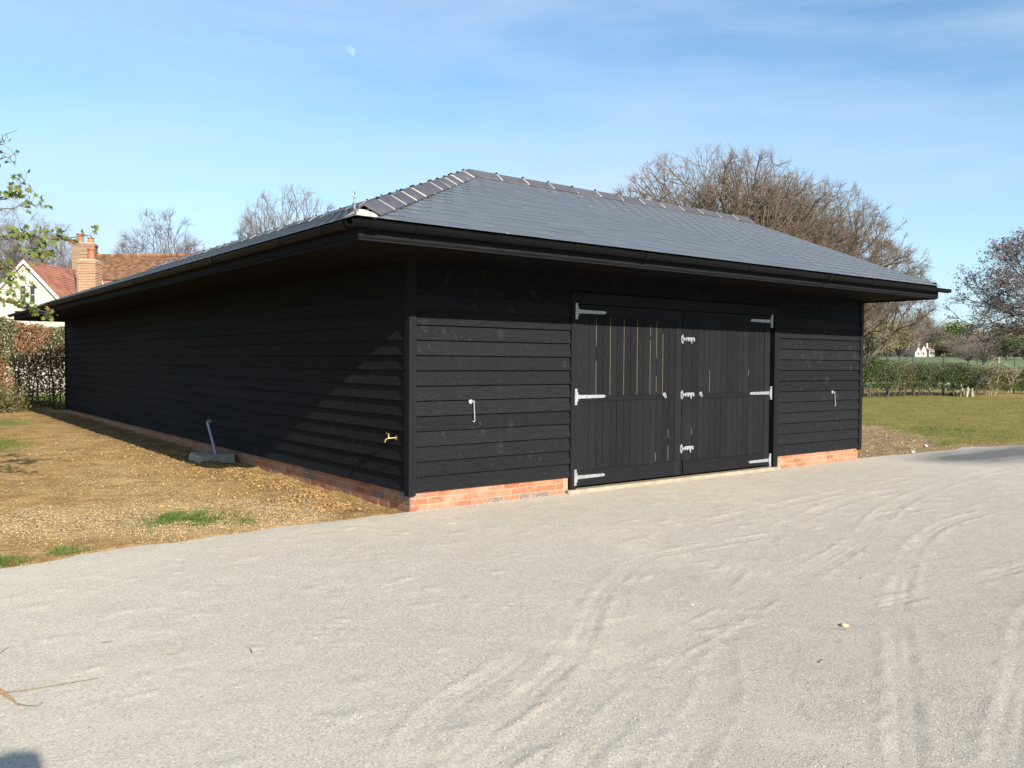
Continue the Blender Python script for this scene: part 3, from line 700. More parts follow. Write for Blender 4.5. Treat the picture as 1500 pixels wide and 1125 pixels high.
gb = half_pipe((-.016, 0, 0), (.016, 0, 0), GR+.007).me('gutter_bracket', True); gb.materials.append(M['gutter_plastic'])
gu = half_pipe((-.05, 0, 0), (.05, 0, 0), GR+.010).me('gutter_union', True); gu.materials.append(M['gutter_plastic'])
for x in list(np.arange(-.75, VX, .92)): link('gutter_bracket', gb, parent=barn, loc=(x, GY, GZ+.003))
for y in list(np.arange(-.75, VY, .92)):
    o = link('gutter_bracket', gb, parent=barn, loc=(GY, y, GZ+.003)); o.rotation_euler.z = -math.pi/2
for x in (GY+.16, GY+3.45, GY+6.9): link('gutter_union', gu, parent=barn, loc=(x, GY, GZ+.001))
for y in (GY+.16,)+tuple(GY+3.5*k for k in range(1, 5)):
    o = link('gutter_union', gu, parent=barn, loc=(GY, y, GZ+.001)); o.rotation_euler.z = -math.pi/2
# door frame
DX0, DXM, DX1, DZ0, DZ1 = 2.300, 4.193, 6.128, .090, 2.300
part(MB().box(2.205, 2.296, -.0465, .05, .02, 2.445), 'door_post', 'trim', bevel=.003)
part(MB().box(6.235, 6.34, -.0465, .05, .02, 2.445), 'door_post', 'trim', bevel=.003)
part(MB().box(2.297, 6.234, -.0455, .05, 2.315, 2.445), 'door_header', 'eave_wood', bevel=.003)
part(MB().box(2.15, 6.37, -.075, .06, -.05, .055), 'door_sill', 'sill', bevel=.006, label='pale sill under the double doors')
DY = -.020                                            # outer face of the planks
def T_hinge(door, x, z, s):
    m = MB().box(x-.018, x+.018, DY-.034, DY-.014, z-.098, z+.098)
    m.tube([(x+s*.022, DY-.03, z-.055), (x+s*.022, DY-.03, z+.055)], .011, 8)
    a, b = x+s*.03, x+s*.50
    prof = [(a, z-.024), (a+s*.1, z-.021), (b-s*.03, z-.018), (b-s*.008, z-.010), (b, z), (b-s*.008, z+.010), (b-s*.03, z+.018), (a+s*.1, z+.021), (a, z+.024)]
    if s < 0: prof = prof[::-1]
    m.prism([(p, DY-.024, q) for p, q in prof], (0, .007, 0))
    for t_ in (.06, .14, .26, .40): m.tube([(a+s*t_, DY-.024, z), (a+s*t_, DY-.0275, z)], .0075, 8)
    for dz in (-.075, .075): m.tube([(x, DY-.034, z+dz), (x, DY-.0375, z+dz)], .0075, 8)
    m.obj('hinge', M['galv'], door)
def bolt(door, x, z):
    m = MB().box(x+.03, x+.205, DY-.022, DY-.016, z-.026, z+.026).tube([(x-.015, DY-.034, z), (x+.19, DY-.034, z)], .010, 8)
    m.box(x+.05, x+.075, DY-.046, DY-.016, z-.017, z+.017).box(x+.16, x+.185, DY-.046, DY-.016, z-.017, z+.017)
    m.tube([(x+.115, DY-.034, z), (x+.115, DY-.048, z-.03), (x+.115, DY-.05, z-.055)], .008, 6)
    m.box(x-.055, x-.012, DY-.020, DY-.016, z-.042, z+.042).box(x-.045, x-.02, DY-.046, DY-.018, z-.02, z+.02)
    m.tube([(x-.033, DY-.0235, z+.05), (x-.033, DY-.018, z+.05)], .011, 8).tube([(x-.033, DY-.0235, z-.05), (x-.033, DY-.018, z-.05)], .011, 8)
    m.obj('bolt', M['galv'], door)
def door(xa, xb, s, kx, label):
    d = link('door', None, parent=barn, label=label)
    MB().box(xa, xb, DY+.022, DY+.045, DZ0+.01, DZ1-.01).obj('back_panel', M['dark_core'], d)
    st = .085; bot = .185; top = .13; mid = 1.165
    MB().box(xa, xa+st, DY-.016, DY+.02, DZ0, DZ1).obj('stile', M['plank'], d, bevel=.002)
    MB().box(xb-st-.04, xb, DY-.016, DY+.02, DZ0, DZ1).obj('stile', M['plank'], d, bevel=.002)
    a, b = xa+st+.001, xb-st-.041
    MB().box(a, b, DY-.0155, DY+.02, DZ0, DZ0+bot).obj('rail', M['eave_wood'], d, bevel=.002)
    MB().box(a, b, DY-.0155, DY+.02, DZ1-top, DZ1).obj('rail', M['eave_wood'], d, bevel=.002)
    MB().box(a, b, DY-.0145, DY+.02, mid-.045, mid+.012).obj('rail', M['eave_wood'], d, bevel=.002)
    n = 14; w = (b-a)/n
    for k in range(n):
        g = .0022 if s < 0 else .0022; o_ = random.uniform(-.0012, .0012)
        x0, x1 = a+w*k+g, a+w*(k+1)-g
        MB().box(x0, x1, DY-.009+o_, DY+.014, mid+.013, DZ1-top-.001).obj('plank', M['plank'], d, bevel=.0022)
        MB().box(x0, x1, DY-.010+o_, DY+.014, DZ0+bot+.001, mid-.046).obj('plank', M['plank'], d, bevel=.0022)
    # bare timber tongues showing where the planks have shrunk
    sl = {1: [(2, 1.19, 1.62), (2, 1.80, 2.16), (4, 1.19, 2.16), (6, 1.19, 2.16), (8, 1.19, 2.16), (10, 1.19, 1.9), (10, 1.95, 2.1), (11, 1.22, 1.42), (11, 1.66, 2.15), (12, 1.19, 1.98), (11, .3, .42), (13, .3, .5), (13, .6, .72)],
          -1: [(4, 1.19, 1.50), (11, 1.42, 1.5), (1, .62, .72)]}[s]
    for k, z0, z1 in sl:
        x = a+w*k
        if x < b: MB().box(x-.0022, x+.0022, DY-.0085, DY+.010, z0, z1).obj('tongue', M['pale_wood'], d)
    for z in ((2.215, 1.18, .20) if s > 0 else (2.225, 1.165, .165)):
        T_hinge(d, xa-.022 if s > 0 else xb+.022, z, s)
    q = MB().tube([(kx, DY-.012, 1.178), (kx, DY-.022, 1.178)], .030, 16).tube([(kx, DY-.02, 1.178), (kx, DY-.034, 1.178)], .012, 10)
    q.tube([(kx+.02*math.sin(t_), DY-.036, 1.158+.02*math.cos(t_)) for t_ in np.linspace(0, 6.28, 13)], .005, 6)
    q.obj('ring_handle', M['galv'], d, True)
    return d
dl = door(DX0, DXM-.004, 1, 3.85, 'left door leaf with pale timber lines between its upper planks')
dr = door(DXM+.004, DX1, -1, 4.575, 'right door leaf, nearly plain black')
for z in (1.92, 1.172, .445): bolt(dr, DXM+.035, z)
MB().tube([(4.02+.2, DY-.03, .30), (4.22, DY-.03, .10)], .006, 6).obj('drop_bolt', M['dark_core'], dr)
# wall hooks either side of the doors
def cabin_hook(x, z, tilt, label):
    m = MB().tube([(x, -.026, z), (x, -.040, z)], .026, 14).tube([(x, -.036, z), (x+.03, -.06, z-.005)], .007, 8)
    m.tube([(x+.03, -.06, z+.012), (x+.03, -.060, z-.02), (x+.03+tilt, -.056, z-.19), (x+.034+tilt, -.056, z-.212), (x+.02+tilt, -.054, z-.226), (x+.004+tilt, -.052, z-.215)], .006, 8)
    m.obj('cabin_hook', M['galv'], barn, True, label=label)
cabin_hook(.74, 1.16, .012, 'galvanised door hook hanging on the boards left of the doors')
cabin_hook(7.78, 1.15, .03, 'galvanised door hook hanging on the boards right of the doors')
# brass garden tap on the side wall
tx, ty, tz = -.03, .24, .775
tp = MB().tube([(tx, ty, tz), (tx-.008, ty, tz)], .026, 14).tube([(tx, ty, tz), (tx-.05, ty+.01, tz), (tx-.085, ty+.02, tz-.002)], [.012, .011, .014], 10)
tp.tube([(tx-.085, ty+.02, tz+.0), (tx-.115, ty+.027, tz-.012), (tx-.125, ty+.03, tz-.045)], [.013, .012, .011], 10)
tp.tube([(tx-.085, ty+.02, tz), (tx-.085, ty+.02, tz+.05)], [.013, .008], 10)
tapo = tp.obj('tap', M['brass'], barn, True, label='brass garden tap on the side wall near the corner')
MB().tube([(tx-.085-.03, ty+.02-.012, tz+.056), (tx-.085, ty+.02, tz+.052), (tx-.085+.03, ty+.02+.012, tz+.056)], [.007, .006, .007], 8).obj('tap_handle', M['brass'], tapo, True)

# grey waste pipe and its concrete pad
pad = MB().hexa([(-.60, 5.12, .0), (-.08, 4.98, .0), (-.05, 5.66, .0), (-.58, 5.72, .0), (-.585, 5.14, .165), (-.09, 5.0, .18), (-.06, 5.64, .18), (-.56, 5.70, .17)])
pad.obj('concrete_block', M['concrete'], bevel=.02, label='rough grey concrete block against the side wall under the waste pipe', cat='concrete block')
pp = MB().tube([(-.30, 5.23, .15), (-.262, 5.72, .585)], .021, 10)
pp.tube([(-.262, 5.715, .575), (-.258, 5.75, .612), (-.245, 5.765, .628), (-.21, 5.77, .632)], .0265, 10)
pp.obj('waste_pipe', M['grey_plastic'], smooth=True, label='leaning grey plastic waste pipe with elbow standing in a concrete block', cat='pipe')

# ------------------------------------------------------------------ trees
def tubes(name, A, B, ra, rb, k, mat, parent, **kw):
    n = len(A); d = B-A; L = np.linalg.norm(d, axis=1, keepdims=True)+1e-9; d = d/L
    h = np.where(np.abs(d[:, 2:3]) < .9, np.array([[0, 0, 1.]]), np.array([[1., 0, 0]])); u = np.cross(d, h); u /= np.linalg.norm(u, axis=1, keepdims=True); v = np.cross(d, u)
    th = np.arange(k)*2*np.pi/k; c = np.cos(th)[None, :, None]; s = np.sin(th)[None, :, None]
    ring = u[:, None]*c+v[:, None]*s
    V = np.concatenate([A[:, None]+ring*ra[:, None, None], B[:, None]+ring*rb[:, None, None]], 1).reshape(-1, 3)
    j = np.arange(k); q = np.stack([j, (j+1) % k, k+(j+1) % k, k+j], 1)
    Fc = (q[None]+2*k*np.arange(n)[:, None, None]).reshape(-1, 4)
    return link(name, mesh(name, V, Fc, True), mat, parent, **kw)
def leaves(name, C, size, mat, parent, g, up=.3, aspect=.62, **kw):
    n = len(C); a = g.normal(size=(n, 3)); a[:, 2] += up; a /= np.linalg.norm(a, axis=1, keepdims=True)
    b = g.normal(size=(n, 3)); b -= a*(a*b).sum(1, keepdims=True); b /= np.linalg.norm(b, axis=1, keepdims=True); c = np.cross(a, b)
    s = (size*g.uniform(.6, 1.3, n))[:, None]
    V = np.stack([C-b*s*.5, C+c*s*.5*aspect, C+b*s*.5, C-c*s*.5*aspect], 1).reshape(-1, 3)
    return link(name, mesh(name, V, np.arange(4*n).reshape(-1, 4)), mat, parent, **kw)
ground_z = lambda x, y: float(zbig(np.array([x]), np.array([y]))[0])
# the big oaks behind the barn
def limb_tree(name, label, base, rx, z0, z1, trunk_h, trunk_r, bark, twig, seed, limbs=9, levels=8, ratio=.83, ang=24, twigs=7, tw_len=.55, twr=.006, rmin=.009, leafspec=None, upb=.10, cat='tree', group=None, ry=None):
    """trunk that forks into fanning limbs, each forking again and again until it meets the crown's outline"""
    g = np.random.default_rng(seed); t = thing(name, label, cat, base, 0, group); ry = ry or rx; zc = z0+(z1-z0)*.38
    def env(P):                                          # <1 inside the crown
        h = np.where(P[:, 2] > zc, z1-zc, max(zc-z0, (zc-trunk_h*.75)*1.12+.3)); q = np.arctan2(P[:, 1], P[:, 0])
        w = 1+.10*np.sin(q*3+seed)+.07*np.sin(q*7+seed*2)
        return np.sqrt((P[:, 0]/(rx*w))**2+(P[:, 1]/(ry*w))**2+((P[:, 2]-zc)/h)**2)
    unit_ = lambda D: D/(np.linalg.norm(D, axis=1, keepdims=True)+1e-9)
    A, B, RA, RB = [], [], [], []
    p = np.zeros((1, 3)); pr = trunk_r*1.25; top = np.array([[g.normal(0, .12), g.normal(0, .12), trunk_h]])
    for k in range(5):
        q = top*((k+1)/5)+np.array([[g.normal(0, .04), g.normal(0, .04), 0]])*(k < 4); r_ = trunk_r*(1-.08*k); A.append(p); B.append(q); RA.append(np.array([pr])); RB.append(np.array([r_])); p, pr = q, r_
    P = np.repeat(p, limbs, 0)-np.array([[0, 0, 1]])*g.uniform(0, trunk_h*.2, (limbs, 1))
    uz = 1-1.12*(np.arange(limbs)+.5)/limbs; az = np.arange(limbs)*2.39996+g.uniform(0, 6); uh = np.sqrt(1-uz**2)
    T = np.stack([np.cos(az)*uh*rx, np.sin(az)*uh*ry, zc+np.where(uz > 0, uz*(z1-zc), uz*(zc-z0))], 1)+g.normal(0, rx*.06, (limbs, 3))
    D = unit_(T-P); reach = np.linalg.norm(T-P, axis=1)
    tot = (1-ratio**levels)/(1-ratio); L = reach/tot*g.uniform(1.02, 1.15, limbs); r = np.full(limbs, trunk_r*.5)*np.sqrt(reach/reach.max()); tips = []
    for lv in range(levels):
        cur, cd_ = P, D; rr = r
        for sgm in range(3 if lv < levels-2 else 2):
            nd = unit_(cd_+g.normal(0, .13, cd_.shape)+np.array([[0, 0, upb*.35]])); n_ = 3 if lv < levels-2 else 2
            Ls = L/n_*np.clip((1.04-env(cur+nd*(L/n_)[:, None]))/.10, .18, 1); nx = cur+nd*Ls[:, None]; r1 = np.maximum(rr*.93, rmin*.8); A.append(cur); B.append(nx); RA.append(rr); RB.append(r1); cur, cd_, rr = nx, nd, r1
            if lv >= 2:                                  # side shoots along the limb
                m = g.random(len(cur)) < .75; tips.append((cur[m], unit_(cd_[m]+g.normal(0, .6, cd_[m].shape))))
        P, D = cur, cd_
        e = env(P); inside = e < .985; tips.append((P[~inside], D[~inside]))
        P, D, L, rr = P[inside], D[inside], L[inside], rr[inside]
        if lv == levels-1 or not len(P): tips.append((P, D)); break
        ax = unit_(np.cross(D, g.normal(size=D.shape))); a1 = np.radians(g.uniform(ang*.45, ang*1.1, len(P)))[:, None]; a2 = np.radians(g.uniform(ang*.7, ang*1.6, len(P)))[:, None]
        D1 = D*np.cos(a1)+ax*np.sin(a1); D2 = D*np.cos(a2)-ax*np.sin(a2)
        m3 = g.random(len(P)) < .22; ax3 = unit_(np.cross(D, ax)); D3 = unit_(D*.8+ax3*np.where(g.random(len(P)) < .5, 1, -1)[:, None]*.6)
        P = np.concatenate([P, P, P[m3]]); D = np.concatenate([D1, D2, D3[m3]]); D = unit_(D+np.array([[0, 0, upb*.5]]))
        L = np.concatenate([L*ratio, L*ratio*.94, L[m3]*ratio*.8])*g.uniform(.85, 1.15, len(P)); r = np.maximum(np.concatenate([rr*.80, rr*.68, rr[m3]*.55]), rmin)
    A, B, RA, RB = map(np.concatenate, (A, B, RA, RB)); big = RB > trunk_r*.17
    tubes('trunk', A[big], B[big], RA[big], RB[big], 7, bark, t); tubes('branches', A[~big], B[~big], RA[~big], RB[~big], 4, bark, t, kind='stuff')
    TP = np.concatenate([a for a, b in tips]); TD = np.concatenate([b for a, b in tips]); k = np.repeat(np.arange(len(TP)), twigs)
    d = unit_(TD[k]+g.normal(0, .48, (len(k), 3))+np.array([[0, 0, .08]])); Lg = tw_len*g.uniform(.35, 1.1, (len(k), 1)); s0 = TP[k]; mid = s0+d*Lg*.5
    d2 = unit_(d+g.normal(0, .3, d.shape)); tip = mid+d2*Lg*.5; d3 = unit_(d+g.normal(0, .5, d.shape)); tip2 = mid+d3*Lg*.4; w = np.full(len(k), twr)
    tubes('twigs', np.concatenate([s0, mid, mid]), np.concatenate([mid, tip, tip2]), np.concatenate([w*1.1, w*.8, w*.7]), np.concatenate([w*.8, w*.4, w*.35]), 3, twig, t, kind='stuff')
    if leafspec:
        mat, per, sz = leafspec; T = np.concatenate([tip, tip2, mid]); T = T[g.random(len(T)) < per]; leaves('foliage', T+g.normal(0, .03, T.shape), sz, mat, t, g, kind='stuff')
    return t

def oak(px, D, rx, z0, z1, seed, label, th=2.6, tr=.40, levels=6, limbs=38):
    p = at(px, 530, D); return limb_tree('oak_tree', label, (p.x, p.y, -.1), rx, z0, z1, th, tr, M['oak_bark'], M['oak_twig'], seed, limbs, levels, .86, 27, 4, .62, .0062, .0085, (M['bud'], .22, .04), .04)
oak(1036, 48, 6.2, 3.0, 13.6, 11, 'tallest leafless oak, its crown rising behind the middle of the barn ridge')
oak(1120, 51, 5.2, 3.2, 13.4, 12, 'second leafless oak from the left, behind the end of the barn ridge')
oak(1192, 50, 5.0, 2.4, 11.9, 17, 'third leafless oak from the left, behind the falling right edge of the slate roof', 2.1, .30, limbs=32)
oak(1248, 53, 4.2, 2.0, 8.9, 13, 'low leafless oak seen above and below the barn eave at its right corner', 1.7, .20, limbs=12)
# right edge
p = at(1606, 530, 64)
limb_tree('budding_tree', 'budding tree with dark speckled twigs at the right edge of the photo', (p.x, p.y, -.1), 7.9, 3.9, 10.4, 3.0, .22, M['dark_bark'], M['dark_twig'], 15, 30, 5, .86, 26, 4, .9, .009, .012, (M['bud'], .55, .14), .03)
# left of the barn
def bare(name, label, px, D, rx, z0, z1, th, tr, seed, bark='grey_bark', twig='grey_twig', levels=5, limbs=30, ang=20, upb=.08):
    p = at(px, 530, D); return limb_tree(name, label, (p.x, p.y, 0), rx, z0, z1, th, tr, M[bark], M[twig], seed, limbs, levels, .86, ang, 3, .7, .0075, .010, None, upb)
bare('bare_tree', 'rounded pale bare tree standing above the left end of the barn roof', 424, 62, 4.0, 4.0, 13.9, 3.6, .26, 21)
bare('bare_tree', 'smaller bare tree in front of the rounded one, just left of it', 372, 64, 2.8, 3.5, 10.8, 3.2, .16, 22, limbs=13)
bare('birch_tree', 'wispy purple-grey birch rising behind the mossy roof ridge', 238, 66, 2.9, 4, 12.4, 4.4, .14, 23, 'dark_bark', 'birch_twig', 5, 22, 26, .05)
bare('birch_tree', 'low wispy birch directly right of the tall chimney stack', 200, 68, 1.7, 4.6, 10.2, 4.6, .10, 24, 'dark_bark', 'birch_twig', 5, 10, 24, .05)
bare('birch_tree', 'thin bare tree between the birch and the barn roof', 284, 67, 1.7, 4.6, 10.6, 4.6, .10, 25, levels=5, limbs=10)
for px, D, rx, z1, sd_, lb in ((28, 72, 3.0, 12.6, 26, 'bare tree behind the apex of the white gable'), (66, 74, 2.8, 12.4, 27, 'bare tree behind the red roof ridge left of the chimneys'), (98, 70, 1.8, 10.4, 28, 'low bare tree next to the television aerial'), (-12, 70, 2.4, 11.0, 29, 'bare tree at the left edge beyond the white house')):
    bare('bare_tree', lb, px, D, rx, 3.4, z1, 3.4, .16, sd_, levels=6, limbs=12)

# leafy maple reaching in from the left
mt = thing('maple_tree', 'young maple with fresh green leaves reaching in from the left edge', 'tree', (-5.9, 1.5, 0))
org = Vector((-5.9, 1.5, 0)); g = np.random.default_rng(31)
mb = MB().tube([(0, 0, -.05), (.02, 0, .8), (.05, -.02, 1.6), (.10, 0, 2.4), (.1, .03, 3.4), (.16, .02, 4.4)], [.085, .07, .06, .05, .035, .015], 8)
BR = [([(-5.82, 1.5, 1.9), (-4.8, 1.3, 2.3), (-3.94, 1.2, 2.52), (-3.58, 1.16, 2.66), (-3.37, 1.14, 2.72), (-3.15, 1.1, 2.71), (-2.88, 1.06, 2.76)], .020, 1.0),
      ([(-5.80, 1.5, 2.3), (-4.7, 1.3, 2.6), (-3.89, 1.19, 2.80), (-3.58, 1.16, 3.03), (-3.47, 1.15, 3.11), (-3.39, 1.14, 3.21)], .014, .8),
      ([(-4.2, 1.25, 2.72), (-3.84, 1.19, 2.85), (-3.58, 1.16, 2.93), (-3.37, 1.14, 3.0), (-3.27, 1.13, 3.02)], .009, .35),
      ([(-5.80, 1.5, 2.8), (-4.7, 1.3, 3.1), (-3.78, 1.19, 3.32), (-3.58, 1.16, 3.40), (-3.47, 1.15, 3.45)], .011, .15),
      ([(-3.85, 1.19, 3.3), (-3.66, 1.17, 3.42), (-3.57, 1.16, 3.53), (-3.53, 1.16, 3.62)], .006, .15),
      ([(-5.84, 1.5, 1.5), (-4.7, 1.3, 1.95), (-3.89, 1.19, 2.17), (-3.59, 1.16, 2.14), (-3.4, 1.14, 2.06), (-3.21, 1.11, 2.02)], .016, 1.1),
      ([(-3.40, 1.14, 2.71), (-3.28, 1.12, 2.66), (-3.25, 1.12, 2.56), (-3.27, 1.12, 2.47)], .006, .8),
      ([(-4.6, 1.3, 2.3), (-3.79, 1.19, 2.38), (-3.58, 1.16, 2.44), (-3.45, 1.15, 2.40), (-3.37, 1.14, 2.26)], .010, .9),
      ([(-3.75, 1.18, 2.5), (-3.6, 1.2, 2.35), (-3.5, 1.15, 2.27), (-3.45, 1.13, 2.12)], .007, .8),
      ([(-5.0, 1.3, 2.0), (-4.2, 1.1, 1.9), (-3.8, 1.1, 2.1), (-3.62, 1.12, 2.28)], .010, .9),
      ([(-5.85, 1.5, 3.0), (-5.3, 1.2, 3.7), (-4.9, 1.0, 4.1)], .016, .8), ([(-5.85, 1.5, 2.6), (-6.5, 1.9, 3.4), (-7, 2.2, 3.8)], .018, .8), ([(-5.85, 1.5, 2.0), (-6.2, .7, 2.7), (-6.4, .2, 3.1)], .018, .8)]
LC, OC = [], []
for P_b, r0, dens in BR:
    P = [Vector(p)-org for p in P_b]
    Q = []
    for i in range(len(P)-1):
        for k in range(4): t_ = k/4; Q.append(P[i].lerp(P[i+1], t_)+Vector(g.normal(0, .008, 3)))
    Q.append(P[-1]); mb.tube(Q, [max(r0*(1-.85*i/len(Q)), .0022) for i in range(len(Q))], 6)
    for i, q in enumerate(Q):
        if i < len(Q)*.35: continue
        for _ in range(int(g.poisson(3.2))):
            d = Vector(g.normal(0, 1, 3)); d.z += .1; d.normalize(); L = g.uniform(.03, .12); e = q+d*L
            mb.tube([tuple(q), tuple(q+d*L*.5+Vector(g.normal(0, .006, 3))), tuple(e)], [.0026, .002, .0013], 4)
            for _ in range(int(g.poisson(2.1*dens))): (LC if g.random() < .93 else OC).append(e+Vector(g.normal(0, .018, 3)))
mb.obj('branches', M['dark_bark'], mt, True)
def maple(name, C, mat):
    """five-lobed leaves with a fold"""
    V, Fl = [], []; ang = [-90, -52, -25, -5, 20, 48, 70, 90, 110, 132, 160, 185, 205, 232]; rad = [.12, .42, .26, .52, .24, .62, .34, .72, .34, .62, .24, .52, .26, .42]
    for c in C:
        n = Vector(g.normal(0, 1, 3)); n.y -= .5; n.z += .4; n.normalize(); a = n.orthogonal().normalized(); a = a*math.cos(q := g.uniform(0, 6.28))+n.cross(a)*math.sin(q); b_ = n.cross(a); s = g.uniform(.030, .062); b = len(V)
        V.append(tuple(c))
        for t_, r_ in zip(ang, rad): x, y = r_*math.cos(R(t_)), r_*math.sin(R(t_)); V.append(tuple(c+(a*x+b_*y+n*(-abs(x)*.35))*s*1.15))
        for k in range(14): Fl.append([b, b+1+k, b+1+(k+1) % 14])
    link(name, mesh(name, np.array(V), np.array(Fl)), mat, mt, kind='stuff')
maple('leaves', LC, M['maple_leaf']); maple('young_leaves', OC, M['beech_leaf'])

# ------------------------------------------------------------------ hedges
def beech_hedge():
    t = thing('beech_hedge', 'copper and green beech hedge closing the gap beyond the barn\'s far left corner', 'hedge', (0, 0, 0)); g = np.random.default_rng(41)
    A, B, ra = [], [], []
    for k in range(64):
        x = -7+k*.19+g.normal(0, .05); y = 21.6+.45*(x+1.2)/2+g.normal(0, .08); p = np.array([x, y, 0.]); r = g.uniform(.016, .035)
        for j in range(6):
            q = p+np.array([g.normal(0, .05), g.normal(0, .05), .42]); A.append(p); B.append(q); ra.append(r*(1-.11*j)); 
            for _ in range(4):
                d = g.normal(0, .28, 3); d[2] = abs(d[2])*1.1; A.append(p+(q-p)*g.random()); B.append(A[-1]+d); ra.append(.006)
            p = q
    ra = np.array(ra); tubes('stems', np.array(A), np.array(B), ra, ra*.8, 5, M['dark_bark'], t)
    n = 90000; x = g.uniform(-3.6, 3.2, n); z = g.random(n)*2.75; top = 2.66+.13*(fbm(x, x*0, .5, 4, 43)-.5)*3-.04*(x+1)
    z = z/2.75*top; keep = g.random(n) < np.where(z > 1.35, 1, np.where(z > .55, .5, .2)+.4*np.clip(fbm(x, z, .45, 3, 44)*2-.5, 0, 1)); keep |= (x < -1.15) & (g.random(n) < .6)
    x, z = x[keep], z[keep]; y = 21.6+.45*(x+1.2)/2+g.normal(0, .26, len(x))-.1
    C = np.stack([x, y, z], 1); m = fbm(x, z, .55, 3, 45) > .60
    leaves('copper_leaves', C[~m], .060, M['beech_leaf'], t, g, kind='stuff'); leaves('green_leaves', C[m], .060, M['olive_leaf'], t, g, kind='stuff')
    g2 = np.random.default_rng(46); n = 2600; C = np.stack([g2.normal(-1.45, .34, n), 19.6+g2.normal(0, .35, n), np.abs(g2.normal(.32, .26, n))+.05], 1)
    b = thing('small_bush', 'low green bush at the foot of the beech hedge by the left edge', 'bush', (0, 0, 0))
    leaves('foliage', C, .07, M['olive_leaf'], b, g2, kind='stuff')
    A = np.stack([g2.normal(-1.45, .15, 60), 19.6+g2.normal(0, .12, 60), np.zeros(60)], 1); B = A+np.stack([g2.normal(0, .25, 60), g2.normal(0, .2, 60), g2.uniform(.3, .8, 60)], 1)
    tubes('stems', A, B, np.full(60, .008), np.full(60, .004), 4, M['dark_bark'], b)
beech_hedge()
n = 14000; x = rng.uniform(-9, 6, n); y = rng.uniform(22.2, 34, n); blades('rough_grass', np.stack([x, y, np.full(n, -.02)], 1), .16, .03, M['grass'], 47, .5)
# fence and hedge shrubs across the lawn
fe = thing('wire_fence', 'tall post and wire fence running behind the lawn on the right', 'fence')
FP = [(1222, 44, 0), (1265, 45, 0), (1301, 47, 0), (1338, 49, 0), (1382, 50, 0), (1432, 52, 0), (1463, 53, 1), (1486, 54, 0), (1530, 56, 0), (1580, 58, 0), (1640, 61, 0)]
tops = []
for px, D, pale in FP:
    p = at(px, 530, D); r = .045 if px == 1382 else (.04 if pale else .03); lean_ = (random.uniform(-.03, .03), random.uniform(-.03, .03)); h = 2.05 if px != 1382 else 2.1
    q = Vector((p.x+lean_[0], p.y+lean_[1], h)); tops.append((Vector((p.x, p.y, 0)), q)); MB().tube([(p.x, p.y, -.1), tuple(q)], r, 7).obj('post', M['post_pale' if pale else 'post_dark'], fe, label='pale timber post' if pale else None)
for f_ in (.15, .35, .55, .75, .9, .98):
    MB().tube([tuple(a.lerp(b, f_)) for a, b in tops], .0035, 3, False).obj('wire', M['steel'], fe)
ordn = ['first', 'second', 'third', 'fourth', 'fifth', 'sixth', 'seventh', 'eighth', 'ninth', 'tenth', 'eleventh', 'twelfth', 'thirteenth', 'fourteenth', 'fifteenth', 'sixteenth', 'seventeenth', 'eighteenth', 'nineteenth', 'twentieth']
for k, (px, D, rx, h, den, pale) in enumerate([(1248, 44, 1.1, 2.0, 1, 0), (1275, 44.5, 1.0, 2.1, 1, 0), (1300, 45.5, 1.0, 1.95, 1, 0), (1322, 47, .8, 1.85, .8, 0), (1345, 48, .9, 1.8, 1, 0), (1363, 49, .7, 1.75, .7, 0), (1390, 49.5, .9, 1.8, 1, 0), (1410, 50, .8, 1.8, 1, 0), (1430, 50.5, .7, 1.65, .8, 0), (1452, 51, .9, 1.7, .6, 1), (1474, 52, .8, 1.6, .8, 1), (1497, 53, .9, 1.6, 1, 0), (1522, 54, .9, 1.6, 1, 0), (1550, 55, 1., 1.7, 1, 0)]):
    p = at(px, 530, D-.6); g = np.random.default_rng(200+k)
    t = thing('hedge_shrub', '%s %s hedge shrub from the barn along the wire fence' % (ordn[k], 'sparse pale-stemmed' if pale else 'dark green'), 'shrub', (p.x, p.y, 0), group='shrubs planted along the wire fence')
    A, B, ra = [], [], []
    for s in range(6 if pale else 5):
        q = np.array([g.normal(0, .16), g.normal(0, .16), -.05]); r = g.uniform(.014, .032)
        for j in range(6):
            e = q+np.array([g.normal(0, .11)+q[0]*.25, g.normal(0, .11)+q[1]*.25, h/6.2]); A.append(q); B.append(e); ra.append(r*(1-.13*j))
            if j > 1:
                for _ in range(5): A.append(q+(e-q)*g.random()); d = g.normal(0, .30, 3); d[2] = abs(d[2])*.9; B.append(A[-1]+d); ra.append(.007)
            q = e
    ra = np.array(ra); tubes('stems', np.array(A), np.array(B), ra, ra*.8, 4, M['post_pale' if pale else 'dark_bark'], t)
    n = int(5200*den); u = g.normal(size=(n, 3)); u /= np.linalg.norm(u, axis=1, keepdims=True); u *= (g.random(n)**.4)[:, None]
    C = np.stack([u[:, 0]*rx*1.15, u[:, 1]*.55, h*.60+u[:, 2]*h*.44], 1)*np.array([1, 1, .93]); C = C[fbm(C[:, 0]+k*9, C[:, 2],   .28, 3, 300+k) > .40]
    leaves('foliage', C, .078, M['olive_leaf' if pale or k == 3 else 'hedge_leaf'], t, g, kind='stuff')
